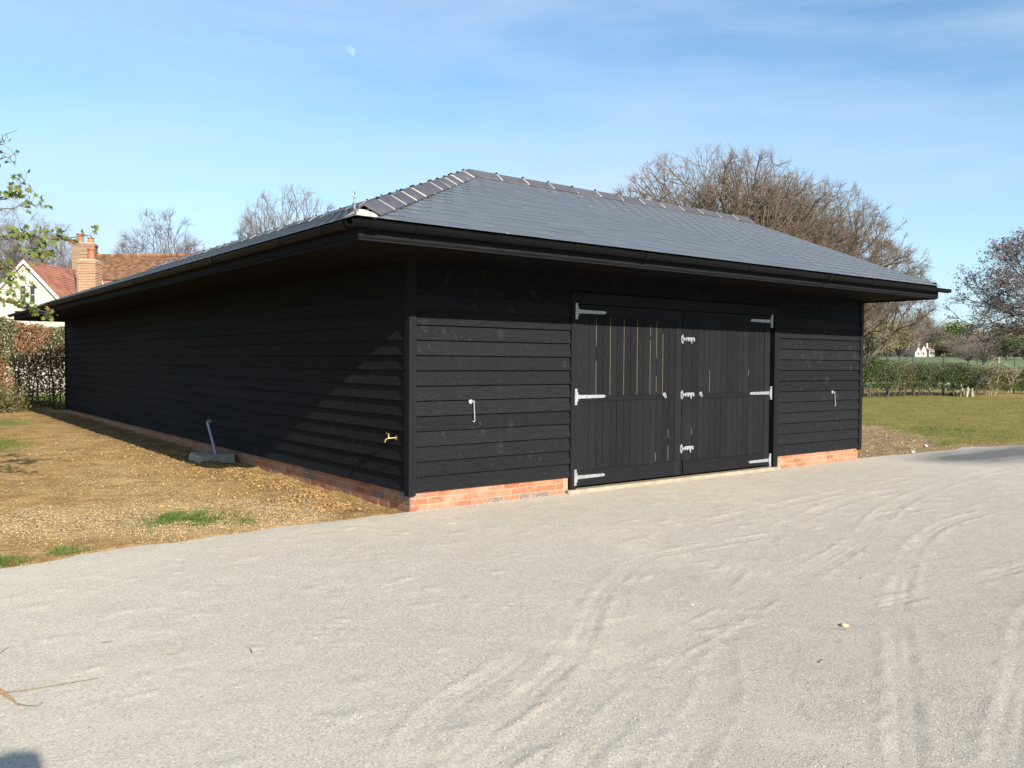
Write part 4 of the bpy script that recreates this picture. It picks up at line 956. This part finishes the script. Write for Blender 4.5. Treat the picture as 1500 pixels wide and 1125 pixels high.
# cut stump cluster
p = at(1415, 530, 48.6); t = thing('cut_stump', 'cluster of pale cut stems at the foot of the fence hedge', 'stump', (p.x, p.y, 0)); g = np.random.default_rng(61)
for k in range(16):
    x, y = g.normal(0, .42), g.normal(0, .15); MB().tube([(x, y, -.02), (x+g.normal(0, .05), y+g.normal(0, .04), g.uniform(.22, .5))], g.uniform(.02, .05), 6).obj('cut_stem', M['post_pale'], t)
p = at(1398, 530, 48.9); MB().tube([(p.x, p.y, -.02), (p.x+.03, p.y, .22)], .13, 9).obj('tree_stump', M['dark_bark'], label='short dark stump left of the pale cut stems by the fence', cat='stump')
# low white rail fence beyond the hedge
rf = thing('rail_fence', 'low white post and rail fence in the field beyond the hedge', 'fence')
a = at(1225, 530, 58); b = at(1640, 530, 66)
for k in range(19):
    q = a.lerp(b, k/18); MB().box(-.03, .03, -.03, .03, -.1, 1.02 if k > 9 else .46).obj('post', M['white_rail'], rf, loc=(q.x, q.y, 0))
for z, f0_, f1_ in ((.36, 0, 1), (1.0, .52, 1)):
    q0, q1 = a.lerp(b, f0_), a.lerp(b, f1_); d = (q1-q0).normalized(); n_ = Vector((-d.y, d.x, 0))*.02
    MB().hexa([(q0.x, q0.y, z), (q1.x, q1.y, z), (q1.x+n_.x, q1.y+n_.y, z), (q0.x+n_.x, q0.y+n_.y, z), (q0.x, q0.y, z+.11), (q1.x, q1.y, z+.11), (q1.x+n_.x, q1.y+n_.y, z+.11), (q0.x+n_.x, q0.y+n_.y, z+.11)]).obj('rail', M['white_rail'], rf)
# far trees beyond the field
def far_tree_mesh(seed, h, w, bare):
    g = np.random.default_rng(seed); A, B, ra = [], [], []
    A.append([0, 0, -.5]); B.append([0, 0, h*.35]); ra.append(w*.035)
    for k in range(60 if bare else 20):
        a = np.array([0, 0, h*g.uniform(.12, .4)]); d = np.array([g.normal(0, .3)*w, g.normal(0, .3)*w, h*g.uniform(.25, .55)]); A.append(a); B.append(a+d); ra.append(w*.010)
    ra = np.array(ra); A = np.array(A, float); B = np.array(B, float)
    n = 2600 if bare else 2400; c = g.normal(size=(11, 3)); c /= np.linalg.norm(c, axis=1, keepdims=True); c = c*np.array([w*.32, w*.32, h*.26])+[0, 0, h*.58]
    i = g.integers(0, 11, n); u = g.normal(size=(n, 3)); u /= np.linalg.norm(u, axis=1, keepdims=True); C = c[i]+u*(g.random((n, 1))**.35)*np.array([w*.22, w*.22, h*.19])
    C[:, 2] = np.maximum(C[:, 2], h*.06)
    return A, B, ra, C
variants = {}
for key, mat, sd_, bare, sz in (('brown', 'far_brown', 71, True, .34), ('brown2', 'far_brown', 72, True, .34), ('olive', 'far_olive', 73, False, .5), ('olive2', 'far_olive', 74, False, .5), ('green', 'far_green', 75, False, .55), ('dark', 'far_dark', 76, False, .5)):
    A, B, ra, C = far_tree_mesh(sd_, 10, 9, bare); g = np.random.default_rng(sd_)
    t = thing('far_tree', 'x', 'tree'); tubes('trunk', A, B, ra, ra*.5, 4, M['dark_bark'], t)
    leaves('crown', C, sz if not bare else sz, M[mat], t, g, aspect=.30 if bare else .7, kind='stuff'); variants[key] = t
FT = [  # px, distance, height, width, kind
    (1262, 150, 7.5, 8, 'dark'), (1279, 210, 11, 10, 'olive'), (1300, 230, 11.5, 12, 'olive2'), (1318, 250, 10, 12, 'brown'), (1288, 360, 19, 16, 'brown2'), (1308, 400, 22, 17, 'brown'), (1334, 400, 24, 20, 'brown'), (1350, 405, 22, 18, 'brown2'),
    (1324, 380, 17, 15, 'brown2'), (1366, 390, 15, 16, 'brown'), (1379, 400, 17, 16, 'brown2'), (1392, 410, 17.5, 16, 'brown'), (1404, 395, 18.5, 19, 'green'), (1372, 345, 8, 13, 'dark'), (1387, 350, 9.5, 14, 'brown2'), (1404, 330, 8, 13, 'brown'), (1420, 300, 8.5, 14, 'brown2'), (1436, 290, 9.5, 14, 'brown'), (1419, 230, 5.8, 9, 'brown'),
    (1441, 215, 6.5, 9, 'brown2'), (1452, 310, 10, 14, 'brown'), (1466, 330, 13, 16, 'olive'), (1480, 330, 12, 15, 'olive2'), (1492, 340, 13, 15, 'olive'), (1504, 350, 14, 16, 'brown'), (1520, 340, 13, 15, 'olive2'), (1545, 340, 14, 16, 'brown2'), (1575, 340, 14, 18, 'olive'), (1262, 300, 18, 16, 'brown'), (1270, 190, 10, 10, 'brown'),
    (1312, 340, 9, 12, 'olive'), (1376, 340, 7, 12, 'olive'), (1475, 260, 6.5, 12, 'dark'), (1500, 270, 7, 12, 'dark'), (1345, 385, 11, 14, 'brown'), (1358, 395, 13, 14, 'olive')]
first = set(); kn = {'brown': 'bare brown', 'brown2': 'bare greyish brown', 'olive': 'olive-tinged', 'olive2': 'broad olive-brown', 'green': 'bright green leafing', 'dark': 'low dark green'}
num = {}
for px, D, h, w, kd in sorted(FT):
    h *= (.88 if px < 1400 else .74) if D >= 345 else .92; w *= .8 if D >= 345 else 1
    p = at(px, 530, D); num[kd] = num.get(kd, 0)+1
    lb = '%s far tree on the hillside, %s of its sort from the barn' % (kn[kd], ordn[num[kd]-1]) if kd != 'green' else 'bright green tree just coming into leaf on the far skyline'
    if kd in first: t = copy_tree(variants[kd])
    else: t = variants[kd]; first.add(kd)
    t['label'] = lb; t['group'] = 'trees on the far hillside'; t.location = (p.x, p.y, ground_z(p.x, p.y)-.3); t.scale = (w/9, w/9, h/10); t.rotation_euler.z = random.uniform(0, 6.28)
# copse bases: undergrowth along the far edge
g = np.random.default_rng(81); n = 26000; px = g.uniform(1180, 1640, n); D = g.uniform(345, 470, n)
az = YAW+np.arctan((px-750)/F); x = CAM.x+np.sin(az)*D; y = CAM.y+np.cos(az)*D; z = terrain(x, y)+g.random(n)**1.4*5.5*(.4+1.2*fbm(x, y, 16, 3, 82))
w_ = leaves('woodland_undergrowth', np.stack([x, y, z], 1), 1.3, M['far_olive'], None, g, kind='stuff')

# ------------------------------------------------------------------ buildings
def stack(parent, x, y, z0, z1, wx, wy, rz, mat, pots, label, name='chimney'):
    """brick chimney, each course a slightly proud ring so that the joints read"""
    m = MB(); z = z0; k = 0; c, s = math.cos(rz), math.sin(rz)
    def ring(a, b, e, zz0, zz1): m.hexa([(x+c*p-s*q, y+s*p+c*q, zz) for zz in (zz0, zz1) for p, q in ((-a-e, -b-e), (a+e, -b-e), (a+e, b+e), (-a-e, b+e))])
    while z < z1:
        top = (z1-z)/(z1-z0+1e-6); e = .0
        if z1-z < .62 and z1-z > .44: e = .03
        if z1-z < .16: e = .035
        ring(wx/2, wy/2, e, z, z+.064); ring(wx/2-.012, wy/2-.012, 0, z+.064, z+.076); z += .076
    o = m.obj(name, M[mat], parent, label=label)
    MB().hexa([(x+c*p-s*q, y+s*p+c*q, zz) for zz, f in ((z, 1), (z+.06, .7)) for p, q in ((-wx*f/2, -wy*f/2), (wx*f/2, -wy*f/2), (wx*f/2, wy*f/2), (-wx*f/2, wy*f/2))]).obj('flaunching', M['mortar_cream'], o)
    for (dx, dy, h, r) in pots:
        px_, py_ = x+c*dx-s*dy, y+s*dx+c*dy
        MB().tube([(px_, py_, z), (px_, py_, z+h*.12), (px_, py_, z+h*.14), (px_, py_, z+h*.86), (px_, py_, z+h*.87), (px_, py_, z+h)], [r*1.2, r*1.2, r, r*.86, r*1.12, r*1.12], 12).obj('chimney_pot', M['pot_clay'], o, True)
    return o
def tiled(name, P00, P10, P11, P01, rows, mat, parent):
    """roof slope as lapping rows of tiles (eave P00-P10, ridge P01-P11)"""
    P00, P10, P11, P01 = [Vector(p) for p in (P00, P10, P11, P01)]; m = MB(); n = (P10-P00).cross(P01-P00).normalized(); n = n if n.z > 0 else -n
    for k in range(rows):
        a, b = k/rows, (k+1.12)/rows; j = random.uniform(0, .006)
        q = [P00.lerp(P01, a)+n*(.034+j), P10.lerp(P11, a)+n*(.034+j), P10.lerp(P11, min(b, 1))+n*.015, P00.lerp(P01, min(b, 1))+n*.015]
        m.hexa([tuple(p-n*.03) for p in q]+[tuple(p) for p in q])
    return m.obj(name, M[mat], parent)
ho = thing('white_house', 'cream rendered house with red tiled gable, mossy roof and brick chimneys behind the hedge', 'house', (1.52, 36.8, 0))
hh = R(42); U = Vector((math.sin(hh), math.cos(hh), 0)); Wd = Vector((math.cos(hh), -math.sin(hh), 0))   # U: along the gable roof ridge, away; Wd: to the right
def HP(u, w, z): return tuple(U*u+Wd*w+Vector((0, 0, z)))
HW = 3.3; AZ = 6.05; sl_ = 1.02; EZ2 = AZ-HW*sl_
m = MB(); 
gab = [HP(0, -HW+.15, -.2), HP(0, HW-.15, -.2), HP(0, HW-.15, EZ2+.1), HP(0, 0, AZ-.08), HP(0, -HW+.15, EZ2+.1)]
m.prism(gab, U*8); m.obj('wall', M['cream_render'], ho)
m = MB(); m.prism([HP(.5, -9, -.2), HP(.5, -HW+.15, -.2), HP(.5, -HW+.15, 2.9), HP(.5, -9, 2.9)], U*4.5); m.obj('wall', M['cream_render'], ho)
m = MB(); m.prism([HP(7, HW-.2, -.2), HP(7, 19, -.2), HP(7, 19, 3.2), HP(7, HW-.2, 3.2)], U*6); m.obj('wall', M['cream_render'], ho)
tiled('gable_roof', HP(-.12, HW, EZ2), HP(8.6, HW, EZ2), HP(4.6, 0, AZ), HP(-.12, 0, AZ), 36, 'red_tile', ho)
tiled('gable_roof', HP(-.12, -HW, EZ2), HP(8, -HW, EZ2), HP(6, 0, AZ), HP(-.12, 0, AZ), 36, 'red_tile', ho)
for s in (-1, 1): MB().prism([HP(-.15, 0, AZ+.04), HP(-.15, s*HW, EZ2+.04), HP(-.15, s*HW, EZ2-.13), HP(-.15, 0, AZ-.13)], U*.05).obj('barge_board', M['white_paint'], ho)
MB().box(-.06, .06, -.05, .02, 0, 0).obj('verge_end', M['lead'], ho)
# gable window
for dw, hidden in ((0, 0),):
    c0 = (.05, 3.62, 4.52)
    win = MB().prism([HP(-.03, -.22, 4.08), HP(-.03, .50, 4.08), HP(-.03, .50, 4.92), HP(-.03, -.22, 4.92)], U*.05).obj('window', M['glass'], ho)
    fr = MB()
    for w0, w1, z0, z1 in ((-.27, -.21, 4.04, 4.96), (.49, .55, 4.04, 4.96), (-.27, .55, 4.90, 4.97), (-.27, .55, 4.02, 4.09), (.04, .26, 4.09, 4.90), (-.21, .04, 4.48, 4.51), (.26, .49, 4.48, 4.51)): fr.prism([HP(-.06, w0, z0), HP(-.06, w1, z0), HP(-.06, w1, z1), HP(-.06, w0, z1)], U*.05)
    fr.obj('window_frame', M['white_paint'], win)
    MB().prism([HP(-.12, -.32, 3.96), HP(-.12, .62, 3.96), HP(-.12, .62, 4.01), HP(-.12, -.32, 4.01)], U*.1).obj('window_sill', M['lead'], win)
# main range: ridge from behind the chimneys to the right and nearer
r0 = Vector((5.75, 43.5, 7.23))-ho.location; r1 = Vector((13.1, 38.3, 7.38))-ho.location; f_ = Vector((-.60, -.80, 0))
def RM(t_, d, z): q = r0.lerp(r1, t_)+f_*d; return (q.x, q.y, z)
tiled('main_roof', RM(0, 2.1, 5.75), RM(1, 2.1, 5.75), RM(1, 0, 7.25), RM(0, 0, 7.23), 16, 'moss_tile', ho)
tiled('lower_roof', RM(-.02, 5.6, 3.1), RM(1, 5.6, 3.1), RM(1, 2.05, 5.70), RM(-.02, 2.05, 5.70), 24, 'red_tile', ho)
tiled('rear_roof', RM(0, -4, 3.4), RM(1, -4, 3.4), RM(1, 0, 7.25), RM(0, 0, 7.23), 10, 'moss_tile', ho)
MB().prism([RM(0, 5.2, 3.1), RM(0, 0, 7.1), RM(0, -3.7, 3.4), RM(0, -3.7, 0), RM(0, 5.2, 0)], (r1-r0)*.99).obj('wall', M['cream_render'], ho)
rt_me = MB().tube([(-.17, 0, 0), (.17, 0, 0)], .10, 8).me('ridge_tile', True); rt_me.materials.append(M['moss_tile'])
dR = (r1-r0); nR = int(dR.length/.36)
for k in range(nR):
    q = r0+dR*(k/nR); o = link('ridge_tile', rt_me, parent=ho, loc=(q.x, q.y, q.z+random.uniform(0, .02))); o.rotation_euler.z = math.atan2(dR.y, dR.x)
MB().prism([RM(-.035, -.02, 7.2), RM(-.035, 2.0, 5.8), RM(.005, 2.0, 5.85), RM(.005, -.02, 7.27)], (0, 0, .05)).obj('verge_flashing', M['mortar_white'], ho)
hl = ho.location
stack(ho, 4.30-hl.x, 37.2-hl.y, 3.4, 6.25, .84, .66, -hh+.1, 'old_brick_pale', [(.08, 0, .60, .18)], 'near brick chimney with a single pot')
stack(ho, 5.33-hl.x, 43.6-hl.y, 5.2, 7.85, 1.12, .8, -hh+.35, 'old_brick_brown', [(-.22, 0, .55, .19), (.30, 0, .36, .17)], 'far brick chimney with two pots')
a = Vector((3.74, 37.2, 0))-hl
MB().tube([(a.x, a.y, 4.6), (a.x, a.y, 7.1)], .022, 6).tube([(a.x-.25, a.y, 7.0), (a.x+.3, a.y+.1, 7.0)], .010, 4).obj('aerial_pole', M['steel'], ho)
aer = MB().tube([(4.37-hl.x, 39-hl.y, 6), (4.37-hl.x, 39-hl.y, 7.7)], .018, 6)
for k in range(9): aer.tube([(4.37-hl.x-.14, 39-hl.y, 6.75+.1*k), (4.37-hl.x+.14, 39-hl.y, 6.75+.1*k)], .008, 4)
aer.obj('television_aerial', M['steel'], ho)
# cottage on the hillside
cz = ground_z(289, 142.7)-.1
cp_ = at(1341, 530, 328); ct = thing('white_cottage', 'small white cottage with pinkish roofs on the far green hillside', 'cottage', (cp_.x, cp_.y, cz), math.atan2(-.88, .47)+.75); ct.scale = (.8, .8, .78)
def wing(x0, x1, y0, y1, he, hr, mat, roof, par, ridge='y'):
    xm, ym = (x0+x1)/2, (y0+y1)/2
    if ridge == 'y':
        MB().prism([(x0, y0, 0), (x1, y0, 0), (x1, y0, he), (xm, y0, hr), (x0, y0, he)], (0, y1-y0, 0)).obj('wall', M[mat], par)
        for s, xe in ((-1, x0), (1, x1)): tiled('roof', (xe+s*.25, y0-.2, he-.15), (xe+s*.25, y1+.2, he-.15), (xm, y1+.2, hr+.1), (xm, y0-.2, hr+.1), 8, roof, par)
    else:
        MB().prism([(x0, y0, 0), (x0, y1, 0), (x0, y1, he), (x0, ym, hr), (x0, y0, he)], (x1-x0, 0, 0)).obj('wall', M[mat], par)
        for s, ye in ((-1, y0), (1, y1)): tiled('roof', (x0-.2, ye+s*.25, he-.15), (x1+.2, ye+s*.25, he-.15), (x1+.2, ym, hr+.1), (x0-.2, ym, hr+.1), 8, roof, par)
wing(-3.2, .4, -3, 3, 1.6, 5.0, 'cottage_wall', 'far_roof', ct); wing(.4, 4.2, -2.2, 4, 2.0, 5.2, 'cottage_wall', 'far_roof', ct); wing(4.2, 7.2, -3.2, 3, 3.2, 4.2, 'cottage_wall', 'far_roof', ct, 'x')
for x, z in ((-1.4, 1.0), (2.2, 1.0), (5.2, 1.2), (6.4, 1.2)):
    w = MB().box(x-.35, x+.35, -3.28 if x > 4 else (-3.06 if x < 0 else -2.26), -3.2 if x > 4 else (-2.99 if x < 0 else -2.19), z, z+1).obj('window', M['glass'], ct)
for x in (2.3, 6.9): MB().box(x-.35, x+.35, .6, 1.2, 3, 6.2).obj('chimney', M['white_paint'], ct)
bn = thing('dark_outbuilding', 'dark outbuilding with a hipped roof standing left of the far white cottage', 'outbuilding', (at(1318, 530, 330).x, at(1318, 530, 330).y, cz-.1), math.atan2(-.88, .47)+.25)
wing(-3.6, 2.2, -3, 3, 2.6, 5.2, 'far_dark_barn', 'far_roof', bn, 'x')
# house with pale chimneys above the trees
p = at(1436, 500, 425); fz = ground_z(p.x, p.y)
fh = thing('hilltop_house', 'far house whose three pale chimneys show above the brown trees', 'house', (p.x, p.y, fz), math.atan2(-.9, .42))
wing(-8, 8, -4, 4, 6.2, 9.4, 'cream_render', 'far_roof', fh, 'x')
for x in (-5.2, -1.0, 5.0): MB().box(x-.75, x+.75, -.7, .7, 8.2, 12.4).box(x-.9, x+.9, -.85, .85, 12.0, 12.3).obj('chimney', M['cream_render'], fh)
for x in (-5, -1.5, 2, 5.5): MB().box(x-.5, x+.5, -4.06, -3.99, 3.6, 5.2).obj('window', M['glass'], fh)

# ------------------------------------------------------------------ moon
t = NT('moon'); w = t.coord('Object'); em = t.node('Emission', {0: t.ramp(t.noise(w, .03, 4), [(.35, (.38, .60, .92)), (.65, (.46, .70, 1.0))]), 1: .60}); t.l.new(em.outputs[0], t.n['Material Output'].inputs[0]); M['moon'] = t.m  # emission stands in for sunlight on the moon's face
d = (fw*F + r2*(513.3-750) - u2*(75.5-562.5)).normalized(); rad = 7000*.0053; mv, mf = [], []
side = d.cross(Vector((0, 0, 1))).normalized(); upv = side.cross(d).normalized()
lit = (side*.62+upv*.62).normalized(); oth = d.cross(lit).normalized(); nn = 20
for i in range(nn+1):                                  # gibbous: a full lit limb and a flatter terminator limb
    th = math.pi*i/nn; mv.append(oth*math.cos(th)*rad+lit*math.sin(th)*rad)
for i in range(1, nn): th = math.pi*(1-i/nn); mv.append(oth*math.cos(th)*rad-lit*math.sin(th)*rad*.35)
mb = MB().prism([tuple(v) for v in mv], d*rad*.5)
o = mb.obj('moon', M['moon'], loc=CAM+d*7000, label='pale gibbous moon high in the blue daytime sky', cat='moon')

# ------------------------------------------------------------------ litter on the yard
def gz_(x, y): return float(zgravel(np.array([[x]]), np.array([[y]]))[0, 0])
def stick(name, pts, r, mat, label, cat, taper=.4):
    P = [(x, y, gz_(x, y)+r*.8+h) for x, y, h in pts]; return MB().tube(P, [r*(1-(1-taper)*i/(len(P)-1)) for i in range(len(P))], 6).obj(name, M[mat], smooth=True, label=label, cat=cat)
st_ = thing('straw_stalk', 'orange-brown dry stalk lying on the gravel at the left edge', 'stalk')
for off in (0, .012):
    P = [(-4.17+off, -2.90), (-4.12+off, -3.03), (-4.085+off*.5, -3.16), (-4.06, -3.27), (-4.05, -3.34)]
    MB().tube([(x, y, gz_(x, y)+.014-.004*i) for i, (x, y) in enumerate(P)], [.007, .0075, .007, .006, .004], 6).obj('stem', M['straw'], st_, True)
MB().tube([(-4.05, -3.33, gz_(-4.05, -3.33)+.006), (-4.02, -3.38, gz_(-4.02, -3.38)+.005), (-3.98, -3.41, gz_(-3.98, -3.41)+.006), (-3.955, -3.39, gz_(-3.955, -3.39)+.016)], [.003, .0025, .002, .0012], 5).obj('root', M['stalk'], st_, True)
stick('long_twig', [(-4.2, -3.06, 0), (-4.08, -3.14, .004), (-3.98, -3.17, .002), (-3.85, -3.2, .006), (-3.76, -3.2, .004), (-3.69, -3.22, .01)], .0042, 'stalk', 'long thin twig curving right across the gravel under the dry stalk', 'twig')
for x, y, a, L, lb in ((-4.0, -2.45, 1.0, .055, 'short thin twig near the left edge above the dry stalk'), (-4.12, -2.28, .5, .06, 'dark twig stub cut by the left edge of the gravel'), (-3.52, -2.62, .1, .03, 'tiny dark twig right of the long thin twig'), (-3.30, -3.05, 2.6, .018, 'dark crumb of bark lying right of the long twig'), (-2.93, -3.25, 1.4, .035, 'small pale-ended twig standing out alone on the left gravel'), (.02, -4.95, 2.4, .045, 'dark chip beside the tyre marks at lower right'), (-.55, -5.2, .2, .04, 'thin dark splinter below the dark chip at lower right'), (1.3, -4.35, .1, .035, 'dark fleck on the gravel under the right door leaf')):
    c, s = math.cos(a)*L, math.sin(a)*L; stick('small_twig', [(x-c, y-s, 0), (x, y+.004, .002), (x+c, y+s, .001)], .0035, 'stalk' if 'tiny' not in lb else 'dark_bark', lb, 'twig')
o = stones('flat_stone', np.array([[.10, -4.93, gz_(.1, -4.93)+.004]]), np.array([.034]), M['stone_pale'], 8, .35, None); o['label'] = 'pale flat stone pressed into the gravel between the tyre marks'; o['category'] = 'stone'
o = stones('white_stone', np.array([[11.55, .35, .05], [11.5, .3, .045]]), np.array([.06, .03]), M['concrete_pale'], 8, .5, None); o['label'] = 'white stone lying on the bare soil right of the barn'; o['category'] = 'stone'
o = stones('white_stone', np.array([[10.35, -.02, .04]]), np.array([.05]), M['concrete_pale'], 9, .5, None); o['label'] = 'small white stone on the yard edge near the barn\'s right corner'; o['category'] = 'stone'

# ------------------------------------------------------------------ the photographer, whose shadow falls into the lower left corner
pe = thing('person', 'person in jacket and cap standing behind the viewpoint, holding up a phone', 'person', (-4.64, -8.12, 0), -YAW*.35)
def skin(name, pts, edges, mat, sub=1):
    me_ = bpy.data.meshes.new(name); me_.from_pydata([p[:3] for p in pts], edges, []); o = link(name, me_, mat, pe)
    o.modifiers.new('skin', 'SKIN'); o.modifiers.new('sub', 'SUBSURF').levels = sub; o.modifiers['sub'].render_levels = sub
    for v, p in zip(me_.skin_vertices[0].data, pts): v.radius = (p[3], p[4] if len(p) > 4 else p[3])
    me_.skin_vertices[0].data[0].use_root = True
    return o
pts = [(0, 0, .98, .16, .12), (0, 0, 1.15, .15, .11), (0, .0, 1.38, .18, .12), (0, -.01, 1.50, .09, .08), (0, 0, 1.58, .06, .06), (0, .01, 1.70, .085, .10), (0, .01, 1.80, .075, .09),
       (-.20, 0, 1.45, .065), (-.27, .06, 1.20, .05), (-.12, .26, 1.42, .036), (-.09, .285, 1.50, .030),
       (.20, 0, 1.45, .065), (.27, .06, 1.20, .05), (.10, .26, 1.42, .036), (.06, .285, 1.50, .030),
       (-.10, 0, .90, .10), (-.11, .01, .50, .075), (-.12, -.02, .10, .05), (-.13, .12, .04, .045), (.10, 0, .90, .10), (.12, .02, .50, .075), (.13, 0, .10, .05), (.15, .14, .04, .045)]
ed = [(0, 1), (1, 2), (2, 3), (3, 4), (4, 5), (5, 6), (2, 7), (7, 8), (8, 9), (9, 10), (2, 11), (11, 12), (12, 13), (13, 14), (0, 15), (15, 16), (16, 17), (17, 18), (0, 19), (19, 20), (20, 21), (21, 22)]
for s, wr in ((-1, 10), (1, 14)):
    for f in range(4):
        b = len(pts); z = 1.505+.022*f; x = (-.09 if s < 0 else .06)
        pts += [(x-s*.0, .292, z, .011), (x-s*.03, .305, z+.004, .010), (x-s*.055, .300, z+.004, .008)]; ed += [(wr, b), (b, b+1), (b+1, b+2)]
simple('jacket', (.05, .06, .09), .9); simple('cap', (.04, .05, .04), .9); simple('skin', (.5, .3, .22), .6); simple('trousers', (.06, .065, .08), .9)
body = skin('body', pts, ed, M['jacket']); body.data.materials.append(M['skin'])
cp = MB().tube([(0, 0, 1.74), (0, 0, 1.86), (0, 0, 1.925), (0, -.0, 1.93)], [.108, .112, .108, .09], 14).box(-.075, .075, .08, .18, 1.745, 1.757); cp.obj('cap', M['cap'], pe, True)
ph = MB().box(-.037, .037, -.004, .004, -.075, .075).me('phone', bevel=.003)
pc = CAM-fw*.05-Vector((0, 0, .07)); o = link('phone', ph, M['glass'], loc=pc, label='dark phone held up by the person just behind the viewpoint', cat='phone'); o.rotation_euler.z = -YAW
